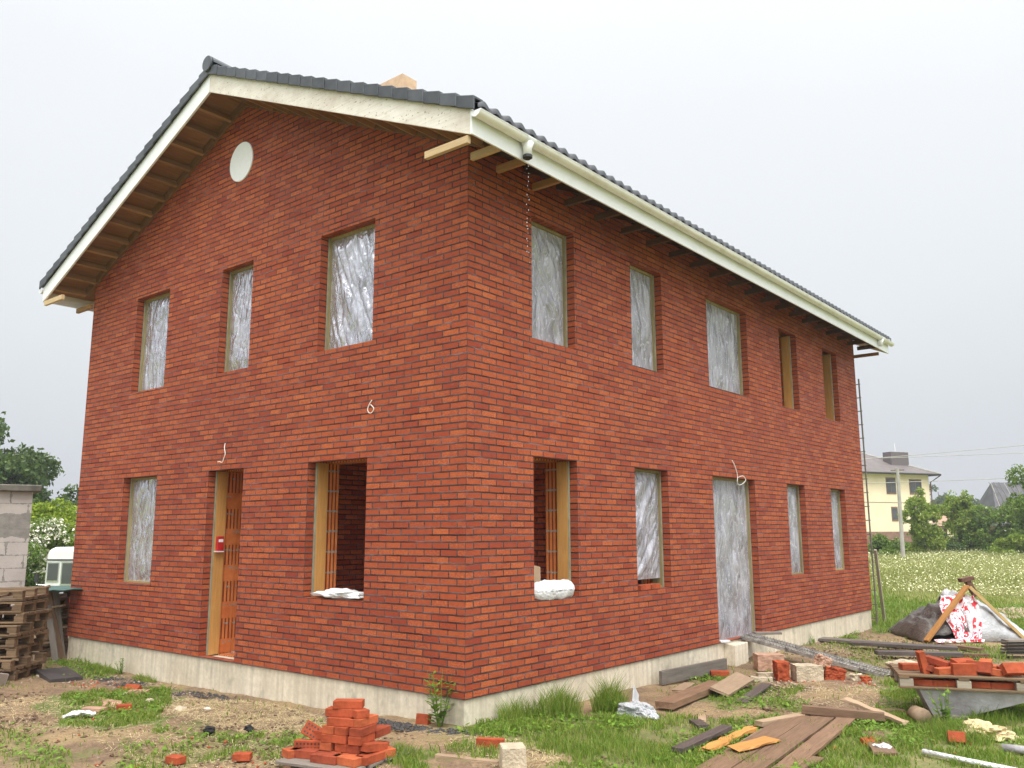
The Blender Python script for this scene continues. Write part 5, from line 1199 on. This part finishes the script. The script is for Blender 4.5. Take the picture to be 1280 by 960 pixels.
# --- block shed
def shed():
    cx,cy=-12.25,.66; r=empty('block_shed',(cx,cy,gz(cx,cy)),'unfinished pale aerated block shed with grey mortar at the left edge','shed')
    dirx=Vector((-.30,-.954,0)); b=Vector((cx,cy,0)); back=Vector((-.954,.30,0))
    P=lambda a,d,z:tuple(b+dirx*a+back*d+Vector((0,0,z)))
    m=MB(); vs=[P(a,d,z) for z in (-.6,2.46) for a,d in ((0,0),(5,0),(5,4),(0,4))]; m.add(vs,[(0,1,2,3),(4,5,6,7),(0,1,5,4),(1,2,6,5),(2,3,7,6),(3,0,4,7)]); m.build('wall',block_mat(),r)
    m=MB(); vs=[P(a,d,z) for z in (2.463,2.60) for a,d in ((-.14,-.12),(5.1,-.12),(5.1,4.1),(-.14,4.1))]; m.add(vs,[(0,1,2,3),(4,5,6,7),(0,1,5,4),(1,2,6,5),(2,3,7,6),(3,0,4,7)]); m.build('roof',simple('mossy_felt',(.13,.12,.10),.9,.4,5),r,bevel=.02)
shed()
# --- camper
def camper():
    c=Vector((-26.65,7.83,-1.20)); ang_=RD-R(12); ca,sa=math.cos(ang_),math.sin(ang_)
    u=Vector((ca,sa,0)); v=Vector((-sa,ca,0)); r=empty('camper_van',tuple(c),'old white camper with red bumper band parked behind the house','camper van')
    P=lambda a,b,z:tuple(c+u*a+v*b+Vector((0,0,z)))
    # body: rounded front, extruded backwards
    prof=[]; W2=1.05
    for k in range(9):
        t=math.pi/2*k/8; prof.append((W2-.28+.28*math.cos(t),2.02+.34*math.sin(t)))
    half=[(W2,.55),(W2+.02,1.2)]+prof
    ring=half+[(-a,z) for a,z in half[::-1]]
    m=MB(); n=len(ring); steps=[(0,.84,.0),(.10,.95,.02),(.28,1,.0),(4.4,1,0)]
    vs=[]
    for d,s,_ in steps:
        for a,z in ring: vs.append(P(a*s,d,.55+(z-.55)*(s*.5+.5)))
    fs=[tuple(range(n))]+[tuple((len(steps)-1)*n+i for i in range(n))]
    for i in range(len(steps)-1):
        for k in range(n): fs.append((i*n+k,i*n+(k+1)%n,(i+1)*n+(k+1)%n,(i+1)*n+k))
    m.add(vs,fs); m.build('body',M['camper'],r)
    def bx(a0,a1,b0,b1,z0,z1,nm,mat,par=r,bev=0):
        m=MB(); vs=[P(a,b,z) for z in (z0,z1) for a,b in ((a0,b0),(a1,b0),(a1,b1),(a0,b1))]
        m.add(vs,[(0,1,2,3),(4,5,6,7),(0,1,5,4),(1,2,6,5),(2,3,7,6),(3,0,4,7)]); return m.build(nm,mat,par,bevel=bev)
    dg=M['glass']
    wf=bx(-.86,-.36,-.03,.02,1.12,1.82,'window_frame',M['chrome']); bx(-.82,-.40,-.04,-.031,1.17,1.78,'pane',dg,wf)
    wf=bx(-.28,.86,-.03,.02,1.0,1.85,'window_frame',M['chrome']); bx(-.22,.80,-.04,-.031,1.06,1.79,'pane',dg,wf)
    bx(-.9,.9,-.03,.02,1.88,1.93,'trim',M['black'])
    bx(-.8,.8,-.05,.02,.66,.72,'trim',M['black'])
    bx(-.75,.75,-.04,.01,.80,.90,'grille',M['black']); 
    bx(-.98,.98,-.10,.15,.38,.55,'bumper',M['campred'],bev=.02); bx(-.98,.98,-.07,.15,.56,.61,'trim',M['chrome'])
    bx(-.16,.14,-.112,-.102,.42,.53,'licence_plate',M['white'])
    for s in (-1,1):
        m=MB(); m.tube([P(s*.72,-.06,.80),P(s*.72,.0,.80)],.10,14); m.build('headlight',M['chrome'],r)
        m=MB(); m.tube([P(s*.9,.05,1.0),P(s*1.2,-.1,1.02),P(s*1.2,-.1,1.25)],.02,6); m.build('mirror_arm',M['chrome'],r)
        bx(s*1.2-.08,s*1.2+.08,-.14,-.08,1.1,1.4,'mirror',M['black'])
    for d in (.9,3.5):
        for s in (-1,1):
            m=MB(); m.tube([P(s*.78,d,.33),P(s*1.0,d,.33)],.33,18); m.build('wheel',M['black'],r)
camper()
def haze():
    m=MB(); m.box((-80,-30,-3),(30,240,16)); t=NT('air'); pv=t.n('ShaderNodeVolumePrincipled'); pv.inputs['Color'].default_value=(.85,.88,.92,1); pv.inputs['Density'].default_value=.0009; pv.inputs['Anisotropy'].default_value=.2
    t.t.links.new(pv.outputs[0],t.out.inputs['Volume']); o=m.build('haze',t.m,loc=(0,0,0)); tag(o,'thin damp rain haze over the site','haze',kind='stuff')
haze()

# ------------------------------------------------------------------ camera, sky, light
cd=bpy.data.cameras.new('camera'); cam=bpy.data.objects.new('camera',cd); COL.objects.link(cam)
r_=Vector((0.77381718,0.63340375,-0.00258228)); f_=Vector((-0.62375099,0.76272113,0.17085429)); u_=r_.cross(f_)
cam.matrix_world=Matrix(((r_.x,u_.x,-f_.x,6.02609584),(r_.y,u_.y,-f_.y,-6.61465078),(r_.z,u_.z,-f_.z,1.63762665),(0,0,0,1)))
cd.sensor_width=36; cd.lens=36*1072.389784/1280; cd.clip_end=3000; cd.clip_start=.05
scene.camera=cam
w=bpy.data.worlds.new('World'); scene.world=w; w.use_nodes=True; nt=w.node_tree; nt.nodes.clear()
def wn(t,**k):
    x=nt.nodes.new(t)
    for a,b in k.items(): setattr(x,a,b)
    return x
SUN_EL=R(60); SUN_AZ=math.atan2(4,-6)   # direction towards the hidden sun: behind the camera, to its right
sx,sy=.80,-.60
sky=wn('ShaderNodeTexSky',sky_type='NISHITA',sun_disc=False); sky.sun_elevation=SUN_EL; sky.sun_rotation=math.atan2(sx,sy); sky.air_density=2; sky.dust_density=4
tc=wn('ShaderNodeTexCoord'); sep=wn('ShaderNodeSeparateXYZ'); nt.links.new(tc.outputs['Generated'],sep.inputs[0])
nz=wn('ShaderNodeTexNoise'); nz.inputs['Scale'].default_value=1.6; nz.inputs['Detail'].default_value=4; nt.links.new(tc.outputs['Generated'],nz.inputs['Vector'])
ad=wn('ShaderNodeMath',operation='MULTIPLY_ADD'); nt.links.new(nz.outputs['Fac'],ad.inputs[0]); ad.inputs[1].default_value=.16; nt.links.new(sep.outputs['Z'],ad.inputs[2])
ad2=wn('ShaderNodeMath',operation='SUBTRACT'); nt.links.new(ad.outputs[0],ad2.inputs[0]); ad2.inputs[1].default_value=.08
cr=wn('ShaderNodeValToRGB'); nt.links.new(ad2.outputs[0],cr.inputs[0]); el=cr.color_ramp
pts=[(0,(.64,.67,.72)),(.10,(.71,.745,.80)),(.26,(.86,.895,.93)),(.46,(.96,.99,1.02)),(.70,(1.2,1.2,1.2)),(1,(1.9,1.85,1.8))]
while len(el.elements)<len(pts): el.elements.new(.5)
for e,(p,c) in zip(el.elements,pts): e.position=p; e.color=c+(1,)
# overcast dome brightens towards the zenith and the sun's quarter
vd=wn('ShaderNodeVectorMath',operation='DOT_PRODUCT'); nt.links.new(tc.outputs['Generated'],vd.inputs[0]); vd.inputs[1].default_value=(sx*math.cos(SUN_EL),sy*math.cos(SUN_EL),math.sin(SUN_EL))
mr=wn('ShaderNodeMapRange'); nt.links.new(vd.outputs['Value'],mr.inputs[0]); mr.inputs[1].default_value=.35; mr.inputs[2].default_value=1; mr.inputs[3].default_value=10.0; mr.inputs[4].default_value=27.0
mul=wn('ShaderNodeVectorMath',operation='SCALE'); nt.links.new(cr.outputs[0],mul.inputs[0]); nt.links.new(mr.outputs[0],mul.inputs['Scale'])
mx=wn('ShaderNodeMix',data_type='RGBA'); mx.inputs[0].default_value=.94; nt.links.new(sky.outputs[0],mx.inputs[6]); nt.links.new(mul.outputs[0],mx.inputs[7])
bg=wn('ShaderNodeBackground'); nt.links.new(mx.outputs[2],bg.inputs[0]); bg.inputs[1].default_value=.1
wo=wn('ShaderNodeOutputWorld'); nt.links.new(bg.outputs[0],wo.inputs[0])
sl=bpy.data.lights.new('sun','SUN'); sl.energy=2.0; sl.angle=R(25); sl.color=(1,.975,.94); so=bpy.data.objects.new('sun',sl); COL.objects.link(so)
dv=Vector((sx*math.cos(SUN_EL),sy*math.cos(SUN_EL),math.sin(SUN_EL))); so.rotation_euler=dv.to_track_quat('Z','Y').to_euler()
vs_=scene.view_settings; vs_.view_transform='Standard'; vs_.look='None'; vs_.exposure=0; vs_.gamma=1
scene.render.engine='CYCLES'; scene.cycles.max_bounces=8; scene.cycles.transparent_max_bounces=16
